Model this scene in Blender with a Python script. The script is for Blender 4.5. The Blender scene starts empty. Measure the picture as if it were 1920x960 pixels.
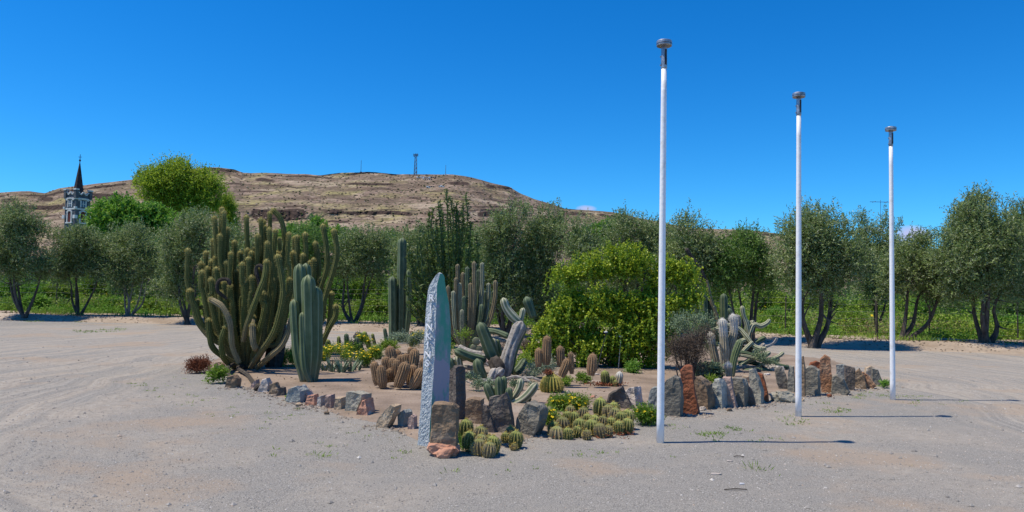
import bpy, bmesh, math, random
import numpy as np
from math import radians, sin, cos, pi
from mathutils import Vector, Matrix, noise as mnoise

random.seed(7)
RS = np.random.RandomState(11)
SC = bpy.context.scene
COL = SC.collection

# ------------------------------------------------------------------ camera
F = 1390.0                       # focal length in pixels of a 1920 wide frame
PITCH, ROLL, CAMH = radians(2.92), radians(1.15), 1.63
f_ = Vector((0, cos(PITCH), sin(PITCH)))
r0 = Vector((1, 0, 0)); u0 = r0.cross(f_)
r_ = r0 * cos(ROLL) + u0 * sin(ROLL)
u_ = u0 * cos(ROLL) - r0 * sin(ROLL)
cam_d = bpy.data.cameras.new('camera'); cam = bpy.data.objects.new('camera', cam_d)
COL.objects.link(cam)
rot = Matrix((r_, u_, -f_)).transposed()
cam.matrix_world = Matrix.Translation((0, 0, CAMH)) @ rot.to_4x4()
cam_d.sensor_width = 36; cam_d.lens = F / 1920 * 36
cam_d.clip_start = 0.05; cam_d.clip_end = 20000
SC.camera = cam

# ------------------------------------------------------------------ world, sun, exposure
SUN_EL, SUN_AZ = radians(64), radians(187)       # SUN_AZ: direction to the sun, counter-clockwise from +X
to_sun = Vector((cos(SUN_EL) * cos(SUN_AZ), cos(SUN_EL) * sin(SUN_AZ), sin(SUN_EL)))
W = bpy.data.worlds.new("World"); SC.world = W; W.use_nodes = True
nt = W.node_tree; nt.nodes.clear()
out = nt.nodes.new('ShaderNodeOutputWorld'); bg = nt.nodes.new('ShaderNodeBackground')
sky = nt.nodes.new('ShaderNodeTexSky'); sky.sky_type = 'NISHITA'; sky.sun_disc = False
sky.sun_elevation = SUN_EL
sky.sun_rotation = math.atan2(to_sun.x, to_sun.y)
sky.altitude = 1200; sky.air_density = 1.0; sky.dust_density = 0.15; sky.ozone_density = 2.2
hs = nt.nodes.new('ShaderNodeHueSaturation')
hs.inputs['Hue'].default_value = 0.492; hs.inputs['Saturation'].default_value = 1.42; hs.inputs['Value'].default_value = 1.0
nt.links.new(sky.outputs[0], hs.inputs['Color'])
mg = nt.nodes.new('ShaderNodeMix'); mg.data_type = 'RGBA'; mg.blend_type = 'MULTIPLY'; mg.inputs[0].default_value = 1
nt.links.new(hs.outputs[0], mg.inputs[6]); mg.inputs[7].default_value = (.44, 1.10, 1.54, 1)
# a few small fair-weather clouds low on the horizon
tc = nt.nodes.new('ShaderNodeTexCoord')
last = mg.outputs[2]
def wmath(op, a, b=None, clamp=False):
    n = nt.nodes.new('ShaderNodeMath'); n.operation = op; n.use_clamp = clamp
    for k, v in enumerate((a, b)):
        if v is None: continue
        if isinstance(v, (int, float)): n.inputs[k].default_value = v
        else: nt.links.new(v, n.inputs[k])
    return n.outputs[0]
cn = nt.nodes.new('ShaderNodeTexNoise'); cn.inputs['Scale'].default_value = 34; cn.inputs['Detail'].default_value = 7
nt.links.new(tc.outputs['Generated'], cn.inputs['Vector'])
def add_cloud(px, py, wx, wy, amt):
    global last
    d = (f_ * F + r_ * (px - 960) - u_ * (py - 480)).normalized()
    right = Vector((d.y, -d.x, 0)).normalized(); up = right.cross(d)
    def dotn(v):
        n = nt.nodes.new('ShaderNodeVectorMath'); n.operation = 'DOT_PRODUCT'
        nt.links.new(tc.outputs['Generated'], n.inputs[0]); n.inputs[1].default_value = v
        return n.outputs['Value']
    a = wmath('DIVIDE', dotn(right), wx / F); b = wmath('DIVIDE', dotn(up), wy / F)
    r2 = wmath('ADD', wmath('MULTIPLY', a, a), wmath('MULTIPLY', b, b))
    front = wmath('GREATER_THAN', dotn(d), 0.5)
    m = wmath('MULTIPLY', wmath('SUBTRACT', 1.0, r2, True), front)
    m = wmath('MULTIPLY', wmath('SUBTRACT', wmath('ADD', m, cn.outputs[0]), 0.78), 3.2 * amt, True)
    m = wmath('MULTIPLY', m, wmath('GREATER_THAN', wmath('SUBTRACT', 1.0, r2), 0.0))
    mx = nt.nodes.new('ShaderNodeMix'); mx.data_type = 'RGBA'
    nt.links.new(m, mx.inputs[0]); nt.links.new(last, mx.inputs[6]); mx.inputs[7].default_value = (4.6, 5.2, 8.2, 1)
    last = mx.outputs[2]
add_cloud(1098, 391, 26, 9, .5)
add_cloud(1712, 440, 34, 20, .6)
add_cloud(1690, 460, 48, 14, .5)
add_cloud(1640, 432, 26, 8, .3)
nt.links.new(last, bg.inputs['Color']); bg.inputs['Strength'].default_value = 0.100
nt.links.new(bg.outputs[0], out.inputs[0])
sl = bpy.data.lights.new('sun', 'SUN'); sl.energy = 5.0; sl.angle = radians(0.53); sl.color = (1, .90, .73)
so = bpy.data.objects.new('sun', sl); COL.objects.link(so)
so.rotation_euler = (-to_sun).to_track_quat('-Z', 'Y').to_euler(); so.location = (-20, -5, 40)
SC.view_settings.view_transform = 'Standard'; SC.view_settings.look = 'None'
SC.view_settings.exposure = 0.12; SC.view_settings.gamma = 1.0
SC.render.engine = 'CYCLES'
SC.cycles.max_bounces = 6; SC.cycles.transparent_max_bounces = 8

# ------------------------------------------------------------------ picture <-> place
def ray(px, py): return f_ * F + r_ * (px - 960) - u_ * (py - 480)
def ground(px, py, z=0.0):
    d = ray(px, py); t = (z - CAMH) / d.z
    return Vector((d.x * t, d.y * t, z))
def at(px, py, Y):
    d = ray(px, py); t = Y / d.y
    return Vector((d.x * t, Y, CAMH + d.z * t))
def mpp(Y): return Y / F          # metres per photo pixel at depth Y

# ------------------------------------------------------------------ materials
MATS = {}
def mat(name, c1, c2=None, scale=6.0, detail=6.0, rough=.9, bump=0.0, bscale=40.0, c3=None, data=(), trans=0.0,
        metal=0.0, spec=.3, stretch=None, bdist=.02, contrast=(.35, .65), hueshift=0.0, coord='Object'):
    """Noise between two or three base colours; data: list of (channel, colour, lo, hi) mixed by the mesh attribute 'data'."""
    m = bpy.data.materials.new(name); m.use_nodes = True; MATS[name] = m
    t = m.node_tree; N = t.nodes; L = t.links; N.clear()
    o = N.new('ShaderNodeOutputMaterial'); p = N.new('ShaderNodeBsdfPrincipled')
    p.inputs['Roughness'].default_value = rough; p.inputs['Metallic'].default_value = metal
    p.inputs['Specular IOR Level'].default_value = spec
    tcn = N.new('ShaderNodeTexCoord'); vec = tcn.outputs[coord]
    oi = N.new('ShaderNodeObjectInfo')
    ad = N.new('ShaderNodeVectorMath'); ad.operation = 'ADD'
    sc = N.new('ShaderNodeMath'); sc.operation = 'MULTIPLY'; sc.inputs[1].default_value = 37.0
    L.new(oi.outputs['Random'], sc.inputs[0]); L.new(vec, ad.inputs[0]); L.new(sc.outputs[0], ad.inputs[1]); vec = ad.outputs[0]
    if stretch:
        mp = N.new('ShaderNodeMapping'); mp.inputs['Scale'].default_value = stretch; L.new(vec, mp.inputs[0]); vec = mp.outputs[0]
    def col4(c): return (c[0], c[1], c[2], 1)
    n1 = N.new('ShaderNodeTexNoise'); n1.inputs['Scale'].default_value = scale; n1.inputs['Detail'].default_value = detail
    n1.inputs['Roughness'].default_value = .62
    L.new(vec, n1.inputs['Vector'])
    cr = N.new('ShaderNodeValToRGB'); e = cr.color_ramp.elements
    e[0].position = contrast[0]; e[1].position = contrast[1]; e[0].color = col4(c1); e[1].color = col4(c2 or c1)
    if c3:
        k = e.new((contrast[0] + contrast[1]) / 2 + .06); k.color = col4(c3)
    L.new(n1.outputs[0], cr.inputs[0]); c = cr.outputs[0]
    if data:
        at_ = N.new('ShaderNodeAttribute'); at_.attribute_name = 'data'
        sp = N.new('ShaderNodeSeparateColor'); L.new(at_.outputs['Color'], sp.inputs[0])
        for ch, cc, lo, hi in data:
            mr = N.new('ShaderNodeMapRange'); mr.inputs[1].default_value = lo; mr.inputs[2].default_value = hi; mr.clamp = True
            L.new(sp.outputs[ch], mr.inputs[0])
            mx = N.new('ShaderNodeMix'); mx.data_type = 'RGBA'; L.new(mr.outputs[0], mx.inputs[0])
            L.new(c, mx.inputs[6]); mx.inputs[7].default_value = col4(cc); c = mx.outputs[2]
    if hueshift:
        h = N.new('ShaderNodeHueSaturation'); mr = N.new('ShaderNodeMapRange')
        mr.inputs[3].default_value = 1 - hueshift; mr.inputs[4].default_value = 1 + hueshift
        L.new(oi.outputs['Random'], mr.inputs[0]); L.new(mr.outputs[0], h.inputs['Value']); L.new(c, h.inputs['Color']); c = h.outputs[0]
    L.new(c, p.inputs['Base Color'])
    if bump:
        n2 = N.new('ShaderNodeTexNoise'); n2.inputs['Scale'].default_value = bscale; n2.inputs['Detail'].default_value = 8
        L.new(vec, n2.inputs['Vector'])
        b = N.new('ShaderNodeBump'); b.inputs['Strength'].default_value = bump; b.inputs['Distance'].default_value = bdist
        L.new(n2.outputs[0], b.inputs['Height']); L.new(b.outputs[0], p.inputs['Normal'])
    s = p.outputs[0]
    if trans:
        tr = N.new('ShaderNodeBsdfTranslucent'); L.new(c, tr.inputs[0]); ms = N.new('ShaderNodeMixShader'); ms.inputs[0].default_value = trans
        L.new(s, ms.inputs[1]); L.new(tr.outputs[0], ms.inputs[2]); s = ms.outputs[0]
    L.new(s, o.inputs[0])
    return m

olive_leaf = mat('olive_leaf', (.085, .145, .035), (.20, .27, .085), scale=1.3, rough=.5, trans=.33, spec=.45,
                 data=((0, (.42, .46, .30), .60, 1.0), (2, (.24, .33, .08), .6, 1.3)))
olive_green = mat('olive_leaf_fresh', (.09, .19, .028), (.19, .32, .06), scale=1.3, rough=.5, trans=.35, spec=.4,
                  data=((0, (.17, .22, .12), .7, 1.0),))
bright_leaf = mat('bright_leaf', (.11, .26, .022), (.23, .42, .055), scale=1.0, rough=.6, trans=.35, data=((0, (.20, .33, .08), .6, 1.0),))
yellow_leaf = mat('yellow_green_leaf', (.24, .37, .025), (.40, .50, .05), scale=.6, rough=.6, trans=.45, data=((0, (.10, .16, .03), .6, 1.0),))
weed_leaf = mat('weed_leaf', (.10, .22, .018), (.26, .38, .04), scale=.5, rough=.6, trans=.35, data=((0, (.27, .30, .085), .72, 1.0),))
dry_leaf = mat('dry_grass_leaf', (.24, .22, .09), (.36, .31, .15), scale=.8, rough=.8, trans=.3)
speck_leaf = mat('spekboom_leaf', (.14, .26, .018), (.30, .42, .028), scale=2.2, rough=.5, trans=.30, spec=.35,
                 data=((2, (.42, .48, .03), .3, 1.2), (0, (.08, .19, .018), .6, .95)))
brown_twig = mat('brown_twig', (.06, .042, .03), (.13, .095, .07), scale=3, rough=.9, data=((0, (.20, .16, .12), .7, 1.0),))
red_brown_leaf = mat('red_brown_leaf', (.14, .045, .022), (.26, .09, .045), scale=5, rough=.9, trans=.1)
silver_leaf = mat('silver_leaf', (.22, .29, .18), (.36, .43, .32), scale=3, rough=.8, trans=.15)
greygreen_leaf = mat('grey_green_leaf', (.13, .19, .10), (.24, .31, .18), scale=3, rough=.6, trans=.12)
agave_leaf = mat('agave_leaf', (.07, .12, .075), (.16, .22, .15), scale=4, rough=.5)
petal = mat('yellow_petal', (.80, .55, .015), (.85, .66, .03), scale=9, rough=.6, trans=.25)
bark = mat('olive_bark', (.035, .028, .022), (.12, .10, .085), scale=9, rough=.95, bump=.7, bscale=30, stretch=(1, 1, .25))
grey_bark = mat('grey_bark', (.10, .09, .08), (.24, .22, .20), scale=9, rough=.95, bump=.6, bscale=30, stretch=(1, 1, .25))
golden_cactus = mat('golden_cactus_skin', (.07, .08, .014), (.11, .12, .026), scale=7, rough=.7,
                    data=((1, (.125, .125, .045), .3, 1.15), (2, (.13, .10, .055), .42, .05), (2, (.34, .31, .10), .95, 1.0)), hueshift=.12)
golden_corky = mat('corky_cactus_skin', (.13, .10, .055), (.22, .18, .10), scale=9, rough=.85, data=((1, (.27, .23, .14), .3, 1.1),), hueshift=.1)
dead_cactus = mat('dead_cactus_skin', (.03, .024, .02), (.09, .075, .06), scale=9, rough=.95, bump=.5)
blue_cactus = mat('blue_green_cactus_skin', (.075, .11, .042), (.12, .155, .068), scale=5, rough=.55, spec=.35,
                  data=((1, (.27, .31, .20), .75, 1.15), (2, (.17, .17, .10), .25, .0)), hueshift=.08)
dark_cactus = mat('dark_green_cactus_skin', (.05, .08, .04), (.10, .14, .07), scale=6, rough=.6, data=((1, (.22, .24, .15), .7, 1.1),), hueshift=.1)
pale_cactus = mat('pale_ribbed_cactus_skin', (.10, .135, .075), (.17, .205, .12), scale=9, rough=.6,
                  data=((1, (.50, .46, .33), .35, .95),), hueshift=.12)
scar_cactus = mat('scarred_cactus_skin', (.13, .115, .10), (.42, .39, .35), scale=14, rough=.9, bump=.6, bscale=30,
                  data=((1, (.40, .37, .34), .2, 1.2),), hueshift=.15)
brown_cactus = mat('brown_spiny_cactus_skin', (.15, .09, .045), (.24, .15, .075), scale=9, rough=.9,
                   data=((1, (.34, .21, .12), .2, 1.0),), hueshift=.15)
globe_brown = mat('ageing_globe_skin', (.13, .105, .06), (.20, .16, .09), scale=9, rough=.8, data=((2, (.20, .24, .06), .70, 1.0), (1, (.26, .22, .14), .5, 1.1)), hueshift=.2)
globe_skin = mat('globe_cactus_skin', (.06, .08, .02), (.11, .125, .035), scale=9, rough=.7,
                 data=((2, (.27, .31, .07), .66, 1.0), (1, (.24, .22, .11), .5, 1.1)), hueshift=.2)
barrel_skin = mat('barrel_cactus_skin', (.10, .13, .03), (.16, .19, .05), scale=9, rough=.7, data=((1, (.40, .31, .07), .3, 1.0),))
woolly_skin = mat('woolly_cactus_skin', (.20, .17, .11), (.30, .26, .18), scale=9, rough=.9,
                  data=((2, (.50, .48, .44), .62, .78), (1, (.40, .37, .30), .5, 1.1)), hueshift=.06)
euph_skin = mat('spiny_succulent_skin', (.05, .085, .028), (.10, .14, .05), scale=6, rough=.6)
spine_gold = mat('golden_spine', (.44, .37, .11), (.56, .47, .18), scale=9, rough=.6, trans=.2)
spine_brown = mat('brown_spine', (.38, .26, .14), (.55, .42, .26), scale=9, rough=.7, trans=.2)
spine_white = mat('white_wool', (.62, .60, .56), (.75, .73, .70), scale=9, rough=.9, trans=.25)
spine_straw = mat('straw_spine', (.55, .42, .10), (.68, .55, .18), scale=9, rough=.6, trans=.2)
white_paint = mat('white_pole_paint', (.66, .65, .63), (.84, .84, .85), scale=7, rough=.42, spec=.5, bump=.15, bscale=20, contrast=(.30, .46), detail=9)
galv = mat('galvanised_steel', (.20, .20, .21), (.50, .50, .52), scale=16, rough=.42, metal=.75, bump=.15, bscale=30, detail=3)
dark_plastic = mat('dark_plastic', (.02, .02, .025), (.05, .05, .055), scale=8, rough=.5)
lens = mat('lamp_lens', (.55, .56, .58), (.62, .63, .65), scale=8, rough=.25)
post_mat = mat('fence_post_steel', (.03, .028, .026), (.07, .06, .055), scale=8, rough=.8)
wire_mat = mat('fence_wire_steel', (.22, .21, .20), (.32, .31, .30), scale=8, rough=.6, metal=.3)
church_stone = mat('blue_grey_church_stone', (.055, .062, .078), (.12, .13, .155), scale=1.6, rough=.9, bump=.5, bscale=4, detail=3)
white_wash = mat('white_trim', (.50, .50, .52), (.66, .66, .67), scale=1.2, rough=.8)
slate_roof = mat('dark_spire_slate', (.030, .024, .026), (.055, .042, .045), scale=2, rough=.75, spec=.2)
louvre_mat = mat('red_brown_louvre', (.10, .022, .018), (.14, .035, .028), scale=3, rough=.7)
glass_mat = mat('church_glass', (.02, .03, .07), (.05, .07, .14), scale=3, rough=.15, spec=.6)
mast_mat = mat('mast_steel', (.10, .14, .20), (.14, .18, .24), scale=.1, rough=.7)
bright_wall = mat('pale_plaster', (.62, .55, .42), (.70, .63, .50), scale=1, rough=.9)

STONE = {}
def stone_mat(key, *a, **k):
    k.setdefault('bump', .9); k.setdefault('bscale', 22); k.setdefault('scale', 5); k.setdefault('bdist', .035); k.setdefault('hueshift', .12)
    STONE[key] = mat('stone_' + key, *a, **k)
stone_mat('slate', (.13, .12, .10), (.30, .275, .225), c3=(.18, .165, .135))
stone_mat('dark', (.09, .075, .06), (.185, .16, .13), c3=(.12, .10, .09))
stone_mat('blue', (.19, .20, .19), (.38, .38, .35), c3=(.27, .28, .26))
stone_mat('brown', (.15, .10, .065), (.31, .23, .16), c3=(.22, .155, .10))
stone_mat('red', (.21, .072, .035), (.36, .15, .07), c3=(.29, .105, .055), contrast=(.4, .75))
stone_mat('orange', (.26, .13, .07), (.45, .27, .16), c3=(.36, .19, .11))
stone_mat('pink', (.32, .22, .18), (.48, .38, .33), c3=(.40, .29, .25))
stone_mat('white', (.34, .29, .24), (.68, .65, .61), c3=(.52, .46, .42))
stone_mat('tan', (.34, .26, .18), (.50, .42, .32), c3=(.42, .32, .22))
stone_mat('green', (.22, .21, .17), (.36, .34, .28), c3=(.29, .27, .22))
stone_mat('salmon', (.42, .20, .13), (.60, .42, .32), c3=(.52, .28, .19))

# ------------------------------------------------------------------ mesh helpers
def link_mesh(name, V, faces, m, parent=None, data=None, smooth=False):
    """faces: an (n,k) array or a list of such arrays"""
    if not isinstance(faces, (list, tuple)): faces = [faces]
    faces = [np.asarray(a, dtype=np.int32) for a in faces if len(a)]
    V = np.asarray(V, dtype=np.float32)
    me = bpy.data.meshes.new(name)
    me.vertices.add(len(V)); me.vertices.foreach_set('co', V.ravel())
    loops = np.concatenate([a.ravel() for a in faces])
    tot = np.concatenate([np.full(len(a), a.shape[1], np.int32) for a in faces])
    st = np.concatenate([[0], np.cumsum(tot)[:-1]]).astype(np.int32)
    me.loops.add(len(loops)); me.loops.foreach_set('vertex_index', loops)
    me.polygons.add(len(tot)); me.polygons.foreach_set('loop_start', st)
    me.update(calc_edges=True)
    me.polygons.foreach_set('use_smooth', np.full(len(tot), smooth, dtype=bool))
    if data is not None:
        a = me.attributes.new('data', 'FLOAT_COLOR', 'POINT')
        d = np.ones((len(V), 4), np.float32); d[:, :3] = data
        a.data.foreach_set('color', d.ravel())
    me.materials.append(m)
    o = bpy.data.objects.new(name, me); COL.objects.link(o)
    if parent is not None: o.parent = parent
    return o
def tag(o, label=None, cat=None, group=None, kind=None):
    if label: o['label'] = label
    if cat: o['category'] = cat
    if group: o['group'] = group
    if kind: o['kind'] = kind
    return o
def thing(name, loc, label, cat, group=None):
    o = bpy.data.objects.new(name, None); COL.objects.link(o); o.location = loc; o.empty_display_size = .2
    return tag(o, label, cat, group)

class Acc:
    """collects pieces (verts, list of face arrays, data) into one mesh"""
    def __init__(s): s.V = []; s.F = []; s.D = []; s.n = 0
    def add(s, V, Fs, D=None):
        V = np.asarray(V, np.float32)
        if not isinstance(Fs, list): Fs = [Fs]
        for a in Fs:
            a = np.asarray(a, np.int32)
            if len(a): s.F.append(a + s.n)
        s.V.append(V); s.D.append(np.zeros((len(V), 3), np.float32) if D is None else np.asarray(D, np.float32)); s.n += len(V)
        return s
    def box(s, c, size, rz=0.0, taper=1.0):
        x, y, z = [q / 2 for q in size]
        v = np.array([(-x, -y, -z), (x, -y, -z), (x, y, -z), (-x, y, -z), (-x * taper, -y * taper, z), (x * taper, -y * taper, z), (x * taper, y * taper, z), (-x * taper, y * taper, z)])
        R = np.array([[cos(rz), -sin(rz), 0], [sin(rz), cos(rz), 0], [0, 0, 1]])
        v = v @ R.T + np.array(c)
        return s.add(v, np.array([(0, 3, 2, 1), (4, 5, 6, 7), (0, 1, 5, 4), (1, 2, 6, 5), (2, 3, 7, 6), (3, 0, 4, 7)]))
    def build(s, name, m, parent=None, smooth=False, origin=None):
        V = np.concatenate(s.V)
        if origin is not None: V = V - np.array(origin, np.float32)
        by = {}
        for a in s.F: by.setdefault(a.shape[1], []).append(a)
        o = link_mesh(name, V, [np.concatenate(v) for v in by.values()], m, parent, np.concatenate(s.D), smooth)
        if origin is not None and parent is None: o.location = origin
        return o

def smooth_path(pts, step):
    """Catmull-Rom through pts (n,3), resampled at about step"""
    P = np.asarray(pts, float)
    if len(P) == 2: P = np.array([P[0], P[0] * .5 + P[1] * .5, P[1]])
    Q = np.vstack([2 * P[0] - P[1], P, 2 * P[-1] - P[-2]]); o = []
    for i in range(1, len(Q) - 2):
        for t in np.linspace(0, 1, 12, endpoint=False):
            a, b, c, d = Q[i - 1], Q[i], Q[i + 1], Q[i + 2]
            o.append(.5 * ((2 * b) + (-a + c) * t + (2 * a - 5 * b + 4 * c - d) * t * t + (-a + 3 * b - 3 * c + d) * t ** 3))
    o.append(P[-1]); o = np.array(o)
    s = np.concatenate([[0], np.cumsum(np.linalg.norm(np.diff(o, axis=0), axis=1))])
    n = max(3, int(s[-1] / step) + 1); q = np.linspace(0, s[-1], n)
    return np.stack([np.interp(q, s, o[:, k]) for k in range(3)], 1), q, s[-1]
def frames(P):
    T = np.gradient(P, axis=0); T /= np.linalg.norm(T, axis=1)[:, None] + 1e-9
    A = np.zeros_like(P); a = np.array([1., .13, .07]); a -= T[0] * a.dot(T[0]); a /= np.linalg.norm(a)
    for i in range(len(P)):
        a = a - T[i] * a.dot(T[i]); a /= np.linalg.norm(a) + 1e-9; A[i] = a
    return T, A, np.cross(T, A)
def tube(P, R, n=8, prof=None, rnd=0.0, tt=None, twist=0.0):
    """P (m,3) centres, R (m,) radii, prof (n,) radial factors -> verts, [faces], data(rnd, ridge, t)"""
    m = len(P); T, A, Bn = frames(P)
    th = np.arange(n) * 2 * pi / n
    pr = np.ones(n) if prof is None else np.asarray(prof)
    tw = np.linspace(0, twist, m)[:, None]
    ang = th[None, :] + tw
    V = P[:, None, :] + (R[:, None] * pr[None, :])[:, :, None] * (np.cos(ang)[:, :, None] * A[:, None, :] + np.sin(ang)[:, :, None] * Bn[:, None, :])
    V = V.reshape(-1, 3)
    i = np.arange(m - 1)[:, None]; j = np.arange(n)[None, :]
    a = (i * n + j); b = (i * n + (j + 1) % n); c = b + n; d = a + n
    Q = np.stack([a, b, c, d], -1).reshape(-1, 4)
    V = np.vstack([V, P[0:1], P[-1:] + T[-1:] * R[-1] * .3])
    k = m * n; jj = np.arange(n)
    t0 = np.stack([(jj + 1) % n, jj, np.full(n, k)], 1); t1 = np.stack([(m - 1) * n + jj, (m - 1) * n + (jj + 1) % n, np.full(n, k + 1)], 1)
    lo, hi = pr.min(), pr.max(); rid = (pr - lo) / (hi - lo + 1e-9) if hi > lo else np.ones(n) * .5
    tt = np.linspace(0, 1, m) if tt is None else tt
    D = np.stack([np.full((m, n), rnd), np.tile(rid, (m, 1)), np.tile(tt[:, None], (1, n))], -1).reshape(-1, 3)
    D = np.vstack([D, [[rnd, .5, tt[0]]], [[rnd, 1., tt[-1]]]])
    return V, [Q, np.vstack([t0, t1])], D
def cactus_arm(pts, r, ribs=9, per=2, depth=.14, step=None, base=.75, wob=.05, swell=0.0, tipk=1.3):
    step = step or r * .8
    P, q, L = smooth_path(pts, step)
    # finer rings in the dome
    q2 = np.concatenate([q[q < L - r * tipk], L - r * tipk * np.cos(np.linspace(0, pi / 2, 6)[:-1]) * 1.0, [L - r * .01]])
    q2 = np.unique(np.clip(q2, 0, L)); P = np.stack([np.interp(q2, q, P[:, k]) for k in range(3)], 1)
    R = np.full(len(q2), r) * (1 + wob * np.sin(q2 / r * .9 + random.random() * 6))
    R *= base + (1 - base) * np.clip(q2 / (L * .25), 0, 1)
    R *= 1 + swell * np.sin(pi * np.clip(q2 / L, 0, 1))
    e = np.clip((q2 - (L - r * tipk)) / (r * tipk), 0, 1); R *= np.sqrt(np.clip(1 - e * e, .004, 1))
    if per == 2: pr = [1, 1 - depth * 1.2]
    elif per == 3: pr = [1, 1 - depth, 1 - depth]
    else: pr = [1, 1 - depth * .45, 1 - depth, 1 - depth * .45]
    prof = np.tile(pr, ribs)
    V, Fs, D = tube(P, R, len(prof), prof, random.random(), q2 / L)
    # places for spines: ridge vertices
    n = len(prof); m = len(P); idx = (np.arange(m)[:, None] * n + (np.arange(ribs) * per)[None, :]).ravel()
    C = np.repeat(P, ribs, axis=0); tt = np.repeat(q2 / L, ribs)
    return V, Fs, D, V[idx], C, tt
def norm(v): return v / (np.linalg.norm(v, axis=-1, keepdims=True) + 1e-9)
def spines(S, C, k, length, width, rnd=.7, up=.15):
    """k thin triangles out of each areole S away from the axis C"""
    S = np.repeat(S, k, 0); C = np.repeat(C, k, 0); n = len(S)
    d = norm(norm(S - C) + RS.normal(0, rnd, (n, 3)) + np.array([0, 0, up]))
    s = norm(np.cross(d, RS.normal(0, 1, (n, 3)))) * width * .5
    Lr = length * RS.uniform(.6, 1.15, (n, 1))
    V = np.stack([S - s, S + s, S + d * Lr], 1).reshape(-1, 3)
    return V, np.arange(3 * n).reshape(-1, 3)
def leaves(P, D, L, Wd, t=None, flat=None):
    """rhombic leaves: P start, D direction"""
    n = len(P); L = np.broadcast_to(np.asarray(L, float), (n,))[:, None]; Wd = np.broadcast_to(np.asarray(Wd, float), (n,))[:, None]
    s = norm(np.cross(D, RS.normal(0, 1, (n, 3)) if flat is None else flat + RS.normal(0, .35, (n, 3)))) * Wd * .5
    V = np.stack([P, P + D * L * .45 + s, P + D * L, P + D * L * .45 - s], 1).reshape(-1, 3)
    rnd = np.repeat(RS.rand(n), 4); tt = np.zeros(4 * n) if t is None else np.repeat(t, 4)
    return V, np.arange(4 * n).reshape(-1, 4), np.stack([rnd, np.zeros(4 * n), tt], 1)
def sprigs(P, D, L, k, leafL, leafW, spread=.8, start=.1):
    """k leaves along each shoot"""
    n = len(P); u = np.tile(np.linspace(start, 1, k), n); PP = np.repeat(P, k, 0); DD = np.repeat(D, k, 0)
    LL = np.repeat(np.broadcast_to(np.asarray(L, float), (n,)), k)
    pos = PP + DD * (LL * u)[:, None]
    d = norm(DD * .6 + RS.normal(0, spread, (n * k, 3)))
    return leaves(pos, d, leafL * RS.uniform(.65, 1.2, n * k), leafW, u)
def lumps_in(c, R, n, lo=.25, hi=.42, flatten=1.0):
    """lump centres and radii inside an ellipsoid c, R"""
    o = []
    for _ in range(n):
        d = norm(RS.normal(0, 1, 3)); rr = RS.rand() ** .45
        s = RS.uniform(lo, hi) * min(R)
        p = np.array(c) + d * rr * (np.array(R) - s * .8)
        o.append((p, s))
    return o
def shoot_cloud(lumps, n, L, k, leafL, leafW, upb=.35, spread=.8, squash=.85, fill=.5):
    w = np.array([s ** 2 for _, s in lumps]); w /= w.sum()
    ch = RS.choice(len(lumps), n, p=w); C = np.array([p for p, _ in lumps])[ch]; S = np.array([s for _, s in lumps])[ch]
    d = norm(RS.normal(0, 1, (n, 3))); rr = RS.uniform(fill, 1, n)
    P = C + d * (S * rr)[:, None] * np.array([1, 1, squash])
    D = norm(d + np.array([0, 0, upb]) + RS.normal(0, .35, (n, 3)))
    return sprigs(P, D, L * RS.uniform(.5, 1.3, n), k, leafL, leafW, spread)

def vnoise(x, y, seed=0):
    r = np.random.RandomState(seed).rand(256, 256)
    xi = np.floor(x).astype(int); yi = np.floor(y).astype(int); fx = x - xi; fy = y - yi
    fx = fx * fx * (3 - 2 * fx); fy = fy * fy * (3 - 2 * fy)
    g = lambda a, b: r[a % 256, b % 256]
    return (g(xi, yi) * (1 - fx) + g(xi + 1, yi) * fx) * (1 - fy) + (g(xi, yi + 1) * (1 - fx) + g(xi + 1, yi + 1) * fx) * fy
def fbm(x, y, o=4, seed=0):
    a, s, t = 1., 0., 0.
    for i in range(o):
        s = s + a * (vnoise(x * 2 ** i + 13.7 * i, y * 2 ** i + 5.3 * i, seed + i) - .5); t += a; a *= .5
    return s / t

# ================================================================== GROUND
BC = (0.3, 15.2)                                  # centre of the round bed
def gz(x, y):
    x = np.asarray(x, float); y = np.asarray(y, float)
    near = np.clip(1 - (np.hypot(x, y - 12) - 22) / 14, 0, 1)
    z = (.030 * fbm(x * .5, y * .5, 4, 3) + .014 * fbm(x * 3, y * 3, 3, 5)) * near
    return z
def lin(a, b, st): return np.arange(a, b, st)
xs = np.concatenate([-np.geomspace(4000, 26, 26), lin(-25, 25, .16), np.geomspace(26, 4000, 26)])
ys = np.concatenate([[-400, -100, -30, -8], lin(-2, 34, .16), np.geomspace(35, 6000, 34)])
X, Y = np.meshgrid(xs, ys); Z = gz(X, Y)
nx, ny = len(xs), len(ys)
i, j = np.meshgrid(np.arange(nx - 1), np.arange(ny - 1)); a = (j * nx + i).ravel()
Fg = np.stack([a, a + 1, a + 1 + nx, a + nx], 1)
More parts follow.
